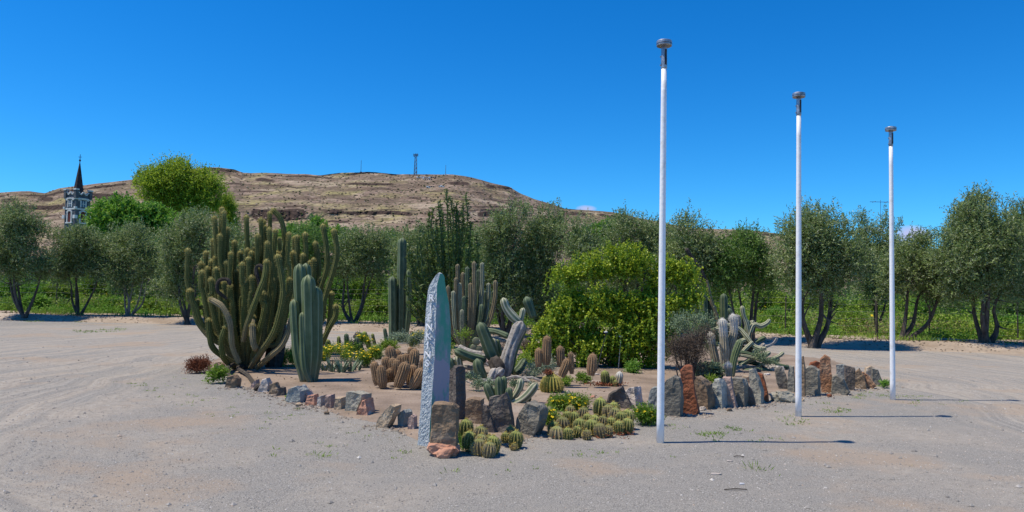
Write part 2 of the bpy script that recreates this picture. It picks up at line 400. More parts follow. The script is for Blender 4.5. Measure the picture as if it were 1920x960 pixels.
def ground_material():
    m = bpy.data.materials.new('gravel'); m.use_nodes = True; t = m.node_tree; N = t.nodes; L = t.links
    p = N['Principled BSDF']; p.inputs['Roughness'].default_value = .95; p.inputs['Specular IOR Level'].default_value = .15
    tcn = N.new('ShaderNodeTexCoord'); V = tcn.outputs['Object']
    def mth(op, a, b=None, c=None, clamp=False):
        n = N.new('ShaderNodeMath'); n.operation = op; n.use_clamp = clamp
        for k, v in enumerate((a, b, c)):
            if v is None: continue
            if isinstance(v, (int, float)): n.inputs[k].default_value = v
            else: L.new(v, n.inputs[k])
        return n.outputs[0]
    def noi(scale, det=5, vec=V, r=.55, dist=0):
        n = N.new('ShaderNodeTexNoise'); n.inputs['Scale'].default_value = scale; n.inputs['Detail'].default_value = det
        n.inputs['Roughness'].default_value = r; n.inputs['Distortion'].default_value = dist; L.new(vec, n.inputs['Vector']); return n.outputs[0]
    def rng(v, a, b, c=0., d=1.):
        n = N.new('ShaderNodeMapRange'); n.clamp = True; L.new(v, n.inputs[0])
        for k, q in enumerate((a, b, c, d)): n.inputs[k + 1].default_value = q
        return n.outputs[0]
    def mix(f, c1, c2, mode='MIX'):
        n = N.new('ShaderNodeMix'); n.data_type = 'RGBA'; n.blend_type = mode
        if isinstance(f, (int, float)): n.inputs[0].default_value = f
        else: L.new(f, n.inputs[0])
        for k, q in ((6, c1), (7, c2)):
            if isinstance(q, tuple): n.inputs[k].default_value = (*q, 1)
            else: L.new(q, n.inputs[k])
        return n.outputs[2]
    sx = N.new('ShaderNodeSeparateXYZ'); L.new(V, sx.inputs[0])
    dx = mth('MULTIPLY', mth('SUBTRACT', sx.outputs[0], BC[0]), 1.22); dy = mth('MULTIPLY', mth('SUBTRACT', sx.outputs[1], BC[1]), .8)
    warp = mth('MULTIPLY', mth('SUBTRACT', noi(.22, 2), .5), 3.0)
    rad = mth('ADD', mth('SQRT', mth('ADD', mth('MULTIPLY', dx, dx), mth('MULTIPLY', dy, dy))), warp)
    ang = mth('ARCTAN2', dy, dx)
    # coordinates that run along the wheel tracks round the bed
    cb = N.new('ShaderNodeCombineXYZ'); L.new(mth('MULTIPLY', rad, 3.2), cb.inputs[0]); L.new(mth('MULTIPLY', ang, 1.1), cb.inputs[1])
    streak = noi(1.0, 6, cb.outputs[0], .65)
    cb2 = N.new('ShaderNodeCombineXYZ'); L.new(mth('MULTIPLY', rad, 16.0), cb2.inputs[0]); L.new(mth('MULTIPLY', ang, 3.0), cb2.inputs[1])
    fine = noi(1.0, 3, cb2.outputs[0], .6)
    ring = mth('MULTIPLY', rng(rad, 7.9, 9.2), rng(rad, 27, 22.0))
    big = noi(.33, 5, V, .6, .4); med = noi(1.7, 6, V, .65)
    gr = mix(rng(noi(52, 4), .36, .64), (.095, .092, .086), (.20, .193, .18))
    gr = mix(rng(noi(170, 2), .42, .66), gr, (.40, .38, .35))
    gr = mix(rng(noi(120, 2, V), .60, .72), gr, (.09, .08, .073))
    dust = mix(rng(noi(9, 6), .3, .7), (.27, .235, .195), (.39, .35, .30))
    # dusty where wheels have ground the stones in, and in soft patches
    dm = mth('ADD', mth('MULTIPLY', rng(big, .50, .64), .60), mth('MULTIPLY', rng(med, .50, .68), .28))
    dm = mth('ADD', dm, mth('MULTIPLY', mth('MULTIPLY', rng(streak, .42, .58), ring), .95), None, True)
    dm = mth('MULTIPLY', dm, rng(noi(26, 5), .25, .62, .55, 1.0))
    c = mix(dm, gr, dust)
    # compacted grey-brown lane
    c = mix(mth('MULTIPLY', mth('MULTIPLY', rng(fine, .5, .62), ring), .36), c, (.40, .37, .325))
    c = mix(mth('MULTIPLY', mth('MULTIPLY', rng(fine, .46, .38), ring), .2), c, (.15, .135, .125))
    c = mix(mth('MULTIPLY', rng(noi(.4, 4, V, .6), .54, .64), .55), c, (.33, .25, .18))
    L.new(c, p.inputs['Base Color'])
    b = N.new('ShaderNodeBump'); b.inputs['Strength'].default_value = .85; b.inputs['Distance'].default_value = .012
    h = mth('ADD', noi(60, 5), mth('MULTIPLY', mth('MULTIPLY', fine, ring), .3)); h = mth('ADD', h, mth('MULTIPLY', noi(7, 4), 1.2))
    L.new(h, b.inputs['Height']); L.new(b.outputs[0], p.inputs['Normal'])
    return m
gm = ground_material()
tag(link_mesh('gravel_ground', np.stack([X.ravel(), Y.ravel(), Z.ravel()], 1), Fg, gm, smooth=True), kind='structure')

bed_soil = mat('bed_soil', (.19, .145, .11), (.31, .25, .20), scale=1.6, detail=9, rough=.95, bump=.8, bscale=26, bdist=.03, c3=(.28, .215, .165))
verge_soil = mat('verge_soil', (.26, .20, .145), (.43, .36, .285), scale=.8, detail=8, rough=.95, bump=.8, bscale=9, bdist=.05, c3=(.36, .29, .225))
field_soil = mat('field_soil', (.10, .13, .04), (.20, .23, .08), scale=.35, detail=8, rough=.95, bump=.8, bscale=3, bdist=.1, c3=(.15, .19, .05))

def in_poly(x, y, P):
    r = np.zeros(x.shape, bool); n = len(P)
    for k in range(n):
        x1, y1 = P[k]; x2, y2 = P[(k + 1) % n]
        c = ((y1 > y) != (y2 > y)) & (x < (x2 - x1) * (y - y1) / (y2 - y1 + 1e-12) + x1); r ^= c
    return r
def edge_dist(x, y, P):
    d = np.full(x.shape, 1e9); n = len(P)
    for k in range(n):
        a = np.array(P[k]); b = np.array(P[(k + 1) % n]); ab = b - a
        t = np.clip(((x - a[0]) * ab[0] + (y - a[1]) * ab[1]) / ab.dot(ab), 0, 1)
        d = np.minimum(d, np.hypot(x - a[0] - t * ab[0], y - a[1] - t * ab[1]))
    return np.where(in_poly(x, y, P), d, -d)
def sheet(name, P, st, m, hfun, kind='structure'):
    """a soil sheet whose rim dips below the gravel, so its outline is ragged"""
    P = [tuple(p) for p in P]; px = [p[0] for p in P]; py = [p[1] for p in P]
    xs = np.arange(min(px) - 1, max(px) + 1, st); ys = np.arange(min(py) - 1, max(py) + 1, st)
    X, Y = np.meshgrid(xs, ys); d = edge_dist(X, Y, P) + .5 * fbm(X * .9, Y * .9, 4, 21)
    Z = gz(X, Y) + hfun(X, Y, d)
    nx = len(xs); i, j = np.meshgrid(np.arange(nx - 1), np.arange(len(ys) - 1)); a = (j * nx + i)
    ok = (d[:-1, :-1] > -.45).ravel(); a = a.ravel()[ok]
    Fq = np.stack([a, a + 1, a + 1 + nx, a + nx], 1)
    used = np.unique(Fq); re = np.zeros(X.size, int); re[used] = np.arange(len(used))
    return tag(link_mesh(name, np.stack([X.ravel(), Y.ravel(), Z.ravel()], 1)[used], re[Fq], m, smooth=True), kind=kind)
BED = [ground(*q).to_2d()[:] for q in [(352, 690), (425, 706), (520, 745), (640, 772), (700, 794), (790, 836), (870, 852), (1010, 822), (1240, 778), (1320, 762), (1480, 744), (1660, 722), (1560, 676), (1440, 662), (1300, 650), (1000, 642), (760, 644), (600, 650), (430, 664)]]
def bedz(x, y): return np.full(np.shape(x), .035)
sheet('planting_bed_ground', BED, .12, bed_soil, lambda x, y, d: np.clip(d * .16, -.06, .035) + .02 * fbm(x * 1.7, y * 1.7, 4, 9) * (d > 0))
EDGE = [(-60, 33.5), (-30, 33.6), (-14, 32.6), (-7, 29.9), (0, 28.8), (5, 28), (9.5, 26.8), (12, 25), (16.5, 24.2), (30, 23.4), (60, 22.5)]
VERGE_Z = .24
def edge_y(x): return np.interp(x, [p[0] for p in EDGE], [p[1] for p in EDGE])
VER = EDGE + [(60, 48), (-60, 48)]
def verge_h(x, y, d): return np.clip(d * .20, -.05, VERGE_Z) + .10 * fbm(x * .8, y * .8, 4, 33) * (d > .1)
sheet('verge_ground', VER, .3, verge_soil, verge_h)
FIELD = [(-140, 39)] + [(x, y + 4.6) for x, y in EDGE] + [(140, 29), (140, 240), (-140, 240)]
sheet('field_ground', FIELD, 1.0, field_soil, lambda x, y, d: np.clip(d * .3, -.3, .26) + .3 * fbm(x * .15, y * .15, 3, 8) * (d > 1) + .012 * np.clip(y - 40, 0, 400) * (d > 1))
def fieldz(x, y): return .26 + .3 * fbm(x * .15, y * .15, 3, 8) + .012 * np.clip(y - 40, 0, 400)

# loose stones lying on the drive
def pebbles(name, n, region, smin, smax, m, cat=None):
    x, y = region(n); n = len(x); z = gz(x, y); s = RS.uniform(smin, smax, n) * RS.uniform(.5, 1, n)
    base = np.array([(1, 0, 0), (0, 1, 0), (-1, 0, 0), (0, -1, 0), (0, 0, .7), (0, 0, -.5)], float)
    V = base[None] * RS.uniform(.6, 1.3, (n, 6, 1)); a = RS.rand(n) * 6.28; ca, sa = np.cos(a)[:, None], np.sin(a)[:, None]
    V = np.stack([V[:, :, 0] * ca - V[:, :, 1] * sa, V[:, :, 0] * sa + V[:, :, 1] * ca, V[:, :, 2]], -1) * s[:, None, None]
    V += np.stack([x, y, z + s * .12], -1)[:, None]
    Fb = np.array([(0, 1, 4), (1, 2, 4), (2, 3, 4), (3, 0, 4), (1, 0, 5), (2, 1, 5), (3, 2, 5), (0, 3, 5)])
    D = np.repeat(RS.rand(n), 6)
    o = link_mesh(name, V.reshape(-1, 3), (np.arange(n)[:, None, None] * 6 + Fb[None]).reshape(-1, 3), m, data=np.stack([D, D, D], 1))
    return tag(o, kind='stuff')
def near_region(n):
    y = 3.8 + 13 * RS.rand(n) ** 1.5; x = RS.uniform(-1, 1, n) * (y * .78 + 1); return x, y
def keep(f, P, inside):
    def g(n):
        x, y = f(n); k = in_poly(x, y, P) == inside; return x[k], y[k]
    return g
peb = mat('loose_pebble', (.20, .185, .17), (.34, .32, .30), scale=3, rough=.9, data=((0, (.52, .49, .46), .80, .9), (1, (.42, .31, .23), .93, 1.0)))
tag(pebbles('loose_gravel', 60000, keep(near_region, BED, False), .004, .012, peb), label='loose grey gravel scattered over the drive')
tag(pebbles('bed_gravel', 9000, keep(lambda n: (RS.uniform(-7, 8, n), RS.uniform(7, 23, n)), BED, True), .008, .024, peb), label='small loose stones on the soil of the cactus bed')
def wide_region(n):
    y = RS.uniform(4, 24, n); return RS.uniform(-1, 1, n) * y * .75, y
tag(pebbles('scattered_gravel', 700, wide_region, .014, .036, peb), label='bigger loose stones strewn over the drive')

# low grass and weeds sprouting from the gravel
def tufts(name, pts, m, label, nb=14, h=.05, wd=.006, spread=.06):
    A = []
    P = []; D = []; L_ = []
    for x, y, s in pts:
        k = max(4, int(nb * s)); a = RS.rand(k) * 6.28; r = np.abs(RS.normal(0, spread * s, k))
        P.append(np.stack([x + r * np.cos(a), y + r * np.sin(a), np.full(k, float(gz(x, y)) + .0)], 1))
        D.append(norm(np.stack([np.cos(a) * .8, np.sin(a) * .8, RS.uniform(.3, 1.3, k)], 1) + RS.normal(0, .25, (k, 3)))); L_.append(h * s * RS.uniform(.5, 1.3, k))
    P = np.concatenate(P); D = np.concatenate(D); L_ = np.concatenate(L_)
    V, Fq, Dd = leaves(P, D, L_, wd)
    return tag(link_mesh(name, V, Fq, m, data=Dd), label, kind='stuff')
def px_pts(l, n, sx, sy, s0=.5, s1=1.2):
    o = []
    for (px, py) in l:
        for _ in range(n):
            g = ground(px + random.gauss(0, sx), py + random.gauss(0, sy)); o.append((g.x, g.y, random.uniform(s0, s1)))
    return o
wp = px_pts([(1345, 812), (1380, 806), (1330, 820), (1565, 775), (1575, 768), (1500, 790), (1620, 745), (1650, 740), (1700, 745)], 6, 14, 4)
wp += px_pts([(610, 738), (640, 762), (290, 738), (260, 728), (320, 745), (400, 770), (270, 722), (560, 790), (592, 852), (720, 835), (450, 740), (500, 770), (430, 720), (380, 745), (330, 720), (480, 800), (620, 830)], 5, 34, 10, .3, .8)
wp += px_pts([(1290, 800), (1460, 782), (1420, 830), (1500, 758), (1720, 760), (1780, 750), (1200, 850), (1060, 850), (960, 880)], 5, 40, 6, .3, .8)
wp += [(ground(1418, 880).x, ground(1418, 880).y, 1.6), (ground(592, 853).x, ground(592, 853).y, 1.3), (ground(850, 884).x, ground(850, 884).y, 1.0)]
tufts('gravel_weeds', wp, weed_leaf, 'small green weeds sprouting from the gravel drive', 16, .045, .009, .06)
wp = px_pts([(200, 618), (170, 623), (150, 603), (60, 602)], 7, 16, 1.2, .5, 1.0)
tufts('verge_weeds', wp, weed_leaf, 'low green weeds at the far edge of the drive', 20, .09, .02, .18)
dry = [(RS.uniform(-1, 1) * 11, RS.uniform(6, 20), RS.uniform(.3, .9)) for _ in range(260)]
dry += px_pts([(670, 806), (560, 772), (620, 790), (740, 822)], 14, 24, 5, .4, 1.0)
tufts('dry_stalks', dry, dry_leaf, 'short dry straw bits lying on the gravel', 6, .035, .004, .05)

# ================================================================== MESA
CREST = [(-700, 372), (-300, 374), (0, 361), (55, 358), (84, 362), (110, 353), (200, 342), (255, 336), (330, 320), (375, 314), (410, 314), (440, 318), (456, 324), (520, 325), (600, 328), (640, 324), (690, 322), (750, 327), (850, 327), (885, 333), (920, 343), (955, 350), (975, 362), (1000, 373), (1060, 391), (1150, 398), (1200, 409), (1300, 428), (1400, 431), (1450, 437), (1560, 450), (1700, 464), (1920, 478), (2200, 492), (2700, 520)]
ncol, nrow = 900, 150
pxs = np.linspace(-700, 2700, ncol)
cy = np.interp(pxs, [c[0] for c in CREST], [c[1] for c in CREST]) + 2.2 * fbm(pxs * .03, pxs * 0, 4, 3)
hor = 551 + (pxs - 960) * math.tan(ROLL)
YC = np.interp(pxs, [-700, 250, 400, 900, 1150, 1300, 2700], [1500, 1350, 1200, 1150, 1300, 1700, 2000])      # crest depth
YB = 420.0
e = np.linspace(0, 1, nrow)[:, None]                    # 0 foot .. 1 crest, as a share of the crest's height
el = (hor - cy)[None, :]                               # picture height of the crest above the horizon
PYe = hor[None, :] - el * e                            # picture row of each vertex
# where cliffs are: (px0, px1, y-centre as function, thickness px, strength)
cl = np.zeros((nrow, ncol))
PX = np.tile(pxs[None, :], (nrow, 1))
def cliff(x0, x1, yy, th, st, seed):
    wob = 9.0 * fbm(PX * .018 + seed * 3.1, PX * 0 + seed, 4, seed)
    yc = np.interp(PX, [a for a, _ in yy], [b for _, b in yy]) + wob
    win = np.clip((PX - x0) / 25, 0, 1) * np.clip((x1 - PX) / 25, 0, 1) * np.clip(.62 + 4.5 * fbm(PX * .022 + seed * 7.3, PX * 0 + seed * 1.7, 4, seed + 4), 0, 1)
    return st * win * np.exp(-((PYe - yc) / th) ** 4)
for a in [(-700, 235, [(-700, 384), (0, 377), (120, 372), (235, 366)], 3.8, 1.7, 1), (-700, 235, [(-700, 398), (0, 391), (120, 388)], 3.4, 1.5, 2), (-700, 260, [(-700, 376), (0, 366), (84, 367), (110, 360), (255, 343)], 1.6, 1.2, 22), (-300, 250, [(0, 410), (200, 400)], 2, .5, 12),
          (405, 520, [(400, 332), (450, 337), (520, 340)], 2.6, .9, 3), (640, 790, [(640, 342), (740, 344), (790, 348)], 1.8, .8, 4),
          (640, 760, [(640, 324.5), (700, 323.5), (760, 329)], 1.6, 2.0, 14), (375, 450, [(375, 317), (410, 316), (450, 321)], 2.2, 2.0, 15),
          (835, 965, [(835, 344), (880, 346), (920, 349), (965, 355)], 2.8, 2.2, 5), (420, 900, [(420, 372), (900, 374)], 1.5, .35, 6),
          (470, 640, [(470, 402), (560, 404), (640, 406)], 8.5, 3.5, 7), (600, 830, [(600, 400), (720, 401), (830, 404)], 3.0, 1.8, 8), (800, 1000, [(800, 402), (930, 400), (1000, 405)], 4.2, 1.5, 9),
          (420, 960, [(420, 418), (960, 416)], 2.0, .5, 10), (400, 930, [(400, 345), (930, 362)], 1.2, .42, 51), (420, 980, [(420, 358), (980, 376)], 1.3, .42, 52), (430, 1000, [(430, 385), (1000, 388)], 1.4, .42, 53), (430, 1010, [(430, 393), (1010, 395)], 1.2, .42, 54), (380, 640, [(380, 325), (640, 335)], 1.4, .5, 55), (900, 1120, [(900, 372), (1120, 402)], 1.3, .42, 56), (1040, 1250, [(1040, 402), (1140, 405), (1250, 424)], 2.6, .8, 11), (1280, 1500, [(1280, 434), (1450, 442)], 2.0, .8, 13)]:
    cl = np.maximum(cl, cliff(*a))
clb = np.apply_along_axis(lambda v: np.convolve(v, np.hanning(61) / np.hanning(61).sum(), 'same'), 1, cl)
step = 1.0 / (1 + 5 * np.clip(clb, 0, 1)) * (1 + 1.2 * e)
step = step + .0
cum = np.cumsum(step, 0); cum = (cum - cum[0]) / (cum[-1] - cum[0])
Yd = YB + (YC[None, :] - YB) * cum ** .9
Yd = Yd + (22 * fbm(PX * .018, e * 5 + 0 * PX, 5, 40) + 9 * fbm(PX * .09, e * 16 + 0 * PX, 4, 44) + 14 * np.clip(cl, 0, 1) * fbm(PX * .16, PX * 0, 3, 47)) * (e < .995)
dirx = np.array([ray(p, 480) for p in pxs])
# world position of picture point (PX,PYe) at depth Yd
rd = np.array(f_)[None, None] * F + np.array(r_)[None, None] * (PX[..., None] - 960) - np.array(u_)[None, None] * (PYe[..., None] - 480)
Hx = rd[..., 0] / rd[..., 1] * Yd; Hz = CAMH + rd[..., 2] / rd[..., 1] * Yd
Hz[0] = -2
back = np.stack([Hx[-1] * 1.5, Yd[-1] * 1.5 + 200, Hz[-1] * .9], -1)[None]
foot = np.stack([Hx[0] * .97, Yd[0] * .97, Hz[0] * 0 - 6], -1)[None]
HV = np.concatenate([foot, np.stack([Hx, Yd, Hz], -1), back], 0); nr = nrow + 2
i, j = np.meshgrid(np.arange(ncol - 1), np.arange(nr - 1)); a = (j * ncol + i).ravel()
clf = np.concatenate([cl[:1], cl, cl[-1:]]).ravel()
hill_mat = mat('mesa_slope', (.195, .145, .115), (.31, .255, .19), scale=.012, detail=12, rough=1, bump=1, bscale=.12, bdist=6, c3=(.26, .195, .155), spec=.05, contrast=(.38, .6),
               data=((1, (.06, .042, .036), .10, .45),))
t = hill_mat.node_tree; N = t.nodes; L = t.links; pb = [n for n in N if n.type == 'BSDF_PRINCIPLED'][0]
src = pb.inputs['Base Color'].links[0].from_socket; tcn = [n for n in N if n.type == 'TEX_COORD'][0]
def hmix(scale, lo, hi, colr, amt, src, stretch=(1, 1, 1)):
    mp = N.new('ShaderNodeMapping'); mp.inputs['Scale'].default_value = stretch; L.new(tcn.outputs['Object'], mp.inputs[0])
    n = N.new('ShaderNodeTexNoise'); n.inputs['Scale'].default_value = scale; n.inputs['Detail'].default_value = 4; L.new(mp.outputs[0], n.inputs['Vector'])
    r = N.new('ShaderNodeMapRange'); r.inputs[1].default_value = lo; r.inputs[2].default_value = hi; r.inputs[4].default_value = amt; L.new(n.outputs[0], r.inputs[0])
    x = N.new('ShaderNodeMix'); x.data_type = 'RGBA'; L.new(r.outputs[0], x.inputs[0]); L.new(src, x.inputs[6]); x.inputs[7].default_value = (*colr, 1); return x.outputs[2]
src = hmix(.016, .50, .64, (.31, .28, .125), .75, src)
src = hmix(.16, .50, .60, (.11, .10, .06), .85, src)
src = hmix(.03, .50, .57, (.13, .10, .075), .75, src, (.45, .2, 3.6))
src = hmix(.03, .40, .34, (.40, .33, .25), .6, src, (.45, .2, 3.6))
src = hmix(.10, .56, .66, (.16, .11, .085), .6, src, (.35, .35, 1.6))
src = hmix(.05, .60, .70, (.42, .33, .26), .6, src, (1, 1, 2))
cat_ = N.new('ShaderNodeAttribute'); cat_.attribute_name = 'data'; csp = N.new('ShaderNodeSeparateColor'); L.new(cat_.outputs['Color'], csp.inputs[0])
cmr = N.new('ShaderNodeMapRange'); cmr.inputs[1].default_value = .10; cmr.inputs[2].default_value = .42; L.new(csp.outputs[1], cmr.inputs[0])
cmx = N.new('ShaderNodeMix'); cmx.data_type = 'RGBA'; L.new(cmr.outputs[0], cmx.inputs[0]); L.new(src, cmx.inputs[6]); cmx.inputs[7].default_value = (.065, .047, .04, 1); src = cmx.outputs[2]
L.new(src, pb.inputs['Base Color'])
tag(link_mesh('mesa_hill', HV.reshape(-1, 3), np.stack([a, a + 1, a + 1 + ncol, a + ncol], 1), hill_mat,
              data=np.stack([clf * 0, np.clip(clf, 0, 1), clf * 0], 1), smooth=False), kind='structure')
# bushes dotted over the slopes, and boulders
def hill_dots(name, n, smin, smax, m, label, bias=None):
    ii = RS.randint(4, nrow - 1, n); jj = RS.randint(0, ncol, n)
    if bias is not None: ii = (nrow - 2 - np.abs(RS.normal(0, 3, n))).astype(int)
    c = np.stack([Hx[ii, jj], Yd[ii, jj], Hz[ii, jj]], -1) + RS.normal(0, 1, (n, 3)) * [3, 1, .3]
    s = RS.uniform(smin, smax, n) ** 1.0
    ico = np.array([(0, 0, 1), (.9, 0, .3), (.28, .85, .3), (-.72, .53, .3), (-.72, -.53, .3), (.28, -.85, .3), (0, 0, -.5)])
    fb = np.array([(0, 1, 2), (0, 2, 3), (0, 3, 4), (0, 4, 5), (0, 5, 1), (6, 2, 1), (6, 3, 2), (6, 4, 3), (6, 5, 4), (6, 1, 5)])
    V = ico[None] * RS.uniform(.7, 1.25, (n, 7, 1)) * s[:, None, None] * np.array([1.15, 1, .8]) + c[:, None]
    D = np.repeat(RS.rand(n), 7)
    o = link_mesh(name, V.reshape(-1, 3), (np.arange(n)[:, None, None] * 7 + fb).reshape(-1, 3), m, data=np.stack([D, D, D], 1))
    return tag(o, label, kind='stuff')
scrub = mat('hill_scrub', (.06, .07, .035), (.12, .125, .06), scale=.05, rough=1, data=((0, (.10, .075, .05), .6, 1.0),))
hill_dots('hill_scrub', 13000, .6, 1.9, scrub, 'dark low scrub dotted over the mesa slopes')
hill_dots('hilltop_scrub', 420, 1.0, 2.4, scrub, 'dark bushes along the crest of the mesa', 1)
hill_dots('hill_boulders', 9000, .7, 2.2, mat('hill_rock', (.16, .11, .085), (.36, .28, .22), scale=.05, rough=1), 'pale and dark boulders strewn on the mesa')
# white stone lettering strip near the top of the mesa (too far away to read)
def surf(px, py):
    j = int(np.argmin(np.abs(pxs - px))); i = int(np.argmin(np.abs(PYe[:, j] - py))); return np.array([Hx[i, j], Yd[i, j], Hz[i, j]])
A = Acc()
for row, x0, x1, n in ((333.5, 781, 820, 22), (337, 794, 812, 10), (351, 801, 814, 14), (350.5, 824, 834, 12)):
    for k in range(n):
        p = surf(x0 + (x1 - x0) * (k + random.random() * .5) / n, row + random.uniform(-.7, .7))
        A.box(p + np.array([0, -1.2, .3]), (random.uniform(1.4, 2.6), 3.4, random.uniform(.9, 1.7)))
tag(A.build('whitewashed_stones', mat('whitewash', (.82, .80, .76), (.88, .86, .82), scale=.2)), 'whitewashed stones laid in short lines near the mesa top', 'stones', kind='stuff')

# ---- masts
def mast(px, pyb, pyt, label, lattice):
    b = surf(px, pyb + 1); Yb = b[1]; s = mpp(Yb); h = (pyb - pyt) * s + 2
    o = thing('radio_mast', b, label, 'mast', 'masts on the mesa')
    A = Acc(); w = 2.2 if lattice else 0
    if lattice:
        for sx in (-1, 1):
            for sy in (-1, 1):
                P = np.array([(sx * w, sy * w, 0), (sx * w * .55, sy * w * .55, h)]); A.add(*tube(P, np.array([.34, .26]), 5))
        A.build('mast_leg', mast_mat, o); B = Acc()
        nz = 11
        for k in range(nz):
            z0, z1 = h * k / nz, h * (k + 1) / nz; w0, w1 = w * (1 - .45 * k / nz), w * (1 - .45 * (k + 1) / nz)
            for sy in (-1, 1):
                g = 1 if k % 2 else -1
                B.add(*tube(np.array([(-w0 * g, sy * w0, z0), (w1 * g, sy * w1, z1)]), np.array([.2, .2]), 4))
                B.add(*tube(np.array([(-w1, sy * w1, z1), (w1, sy * w1, z1)]), np.array([.16, .16]), 4))
        tag(B.build('lattice', mast_mat, o), kind='stuff')
        for dx, dz in ((-3.4, 0), (0, .6), (3.4, -.2), (-2.2, -.8), (2.3, .4)):
            a = Acc(); a.box((dx, -1.4, h - 1.8 + dz), (.7, .7, 4.4)); a.build('antenna', mast_mat, o)
        a = Acc(); a.box((0, 0, h - 3), (7.2, .5, .5)); a.box((0, 0, h - .9), (7.2, .5, .5)); a.build('antenna_bracket', mast_mat, o)
        for dz in (.33, .52):
            a = Acc(); a.add(*tube(np.array([(1.2, -2.6, h * dz - 6), (1.2, -3.2, h * dz - 6)]), np.array([1.1, 1.1]), 12)); a.build('dish', mast_mat, o)
    else:
        A.add(*tube(np.array([(0, 0, 0), (0, 0, h)]), np.array([.42, .28]), 6)); A.build('pole', mast_mat, o)
        a = Acc(); a.box((0, 0, 1), (2.6, 2, 2.2)); a.build('equipment_hut', white_wash if px > 800 else mast_mat, o)
mast(778, 328, 289, 'tall lattice radio mast with antennas on the mesa', True)
mast(676, 323, 301, 'thin radio mast left of the lattice mast on the mesa', False)
mast(837, 328, 311, 'short thin radio mast right of the lattice mast on the mesa', False)

# ================================================================== CHURCH
YCH = 150.0; cb = at(144, 420, YCH); s = mpp(YCH)
def zc(py): return at(144, py, YCH).z
church = thing('church_tower', (cb.x, YCH, 0), 'blue grey stone church tower with white trim and dark pointed spire', 'church')
RZ = radians(-24); w = 3.15; hw = w / 2
def rotp(x, y): return (x * cos(RZ) - y * sin(RZ), x * sin(RZ) + y * cos(RZ))
def cbox(A, c, size, rz=0, taper=1.0):
    x, y = rotp(c[0], c[1]); A.box((x, y, c[2]), size, RZ + rz, taper)
ztop = zc(374)
A = Acc(); cbox(A, (0, 0, ztop / 2), (w, w, ztop)); A.build('wall', church_stone, church)
A = Acc(); cbox(A, (0, 0, ztop + .55), (w * .96, w * .96, 1.1)); A.build('parapet_wall', church_stone, church)
for zz, t_, pr in ((zc(393), .32, .18), (ztop, .34, .22)):
    A = Acc(); cbox(A, (0, 0, zz), (w + pr, w + pr, t_)); A.build('string_course', white_wash, church)
def face_local(k, u, v, d):            # k: face index, u along, d outwards
    return [(u, -hw - d), (hw + d, u), (-u, hw + d), (-hw - d, -u)][k]
for k in (0, 1, 2, 3):
    rz = k * pi / 2
    # belfry opening: surround, louvre, arch
    A = Acc(); zb, zt = zc(418), zc(400); B_ = Acc()
    for du in (-.62, .62):
        x, y = face_local(k, du, 0, .06); cbox(A, (x, y, (zb + zt) / 2), (.26, .22, zt - zb), rz)
    for q in range(7):
        a = pi * (q + .5) / 7; x, y = face_local(k, -.66 * cos(a), 0, .07); cbox(A, (x, y, zt + .42 * sin(a)), (.36, .24, .26), rz)
    x, y = face_local(k, 0, 0, .10); cbox(A, (x, y, zb - .12), (1.9, .34, .26), rz)
    A.build('arch_surround', white_wash, church)
    x, y = face_local(k, 0, 0, .03); cbox(B_, (x, y, (zb + zt) / 2 + .1), (1.0, .1, zt - zb + .35), rz); B_.build('louvre', louvre_mat, church)
    # upper window
    A = Acc(); zb, zt = zc(389), zc(378)
    for du in (-.55, .55):
        x, y = face_local(k, du, 0, .05); cbox(A, (x, y, (zb + zt) / 2), (.2, .2, zt - zb + .2), rz)
    for q in range(9):
        a = pi * (q + .5) / 9; x, y = face_local(k, -.95 * cos(a), 0, .08); cbox(A, (x, y, zt + .12 + .42 * sin(a)), (.38, .2, .2), rz)
    x, y = face_local(k, 0, 0, .055); cbox(A, (x, y, (zb + zt) / 2), (.10, .14, zt - zb), rz); cbox(A, (x, y, (zb + zt) / 2), (1.0, .13, .09), rz)
    A.build('window_frame', white_wash, church)
    B_ = Acc(); x, y = face_local(k, 0, 0, .02); cbox(B_, (x, y, (zb + zt) / 2), (.95, .08, zt - zb), rz); B_.build('window', glass_mat, church)
    # scalloped coping
    A = Acc()
    for q in range(12):
        u = -1.15 + 2.3 * q / 11; x, y = face_local(k, u, 0, -.02); cbox(A, (x, y, ztop + 1.12 + .24 * cos(u * 2 * pi / 1.15)), (.24, .30, .20), rz)
    A.build('coping', white_wash, church)
    cx, cy_ = [(-hw, -hw), (hw, -hw), (hw, hw), (-hw, hw)][k]
    A = Acc(); cbox(A, (cx * .96, cy_ * .96, ztop + .85), (.62, .62, 1.6)); A.build('corner_pier', church_stone, church)
    A = Acc(); cbox(A, (cx * .96, cy_ * .96, ztop + 1.85), (.78, .78, .28)); A.build('pier_cap', white_wash, church)
    for zq, wq, hq in ((408, .62, .7), (391, .45, .45)):
        A = Acc(); cbox(A, (cx * 1.02, cy_ * 1.02, zc(zq)), (wq, wq, hq)); A.build('quoin_block', white_wash, church)
zs0, zs1 = ztop + .9, zc(303)
A = Acc(); P = np.array([(0, 0, zs0), (0, 0, zs0 + .6), (0, 0, zs1)]); A.add(*tube(P, np.array([1.12, 1.02, .05]), 8)); A.build('spire', slate_roof, church)
A = Acc(); A.add(*tube(np.array([(0, 0, zs1 - .1), (0, 0, zs1 + 1.5)]), np.array([.09, .05]), 6)); A.box((0, 0, zs1 + .95), (.7, .08, .08)); A.box((0, 0, zs1 + .25), (.28, .28, .28)); A.build('weather_vane', slate_roof, church)

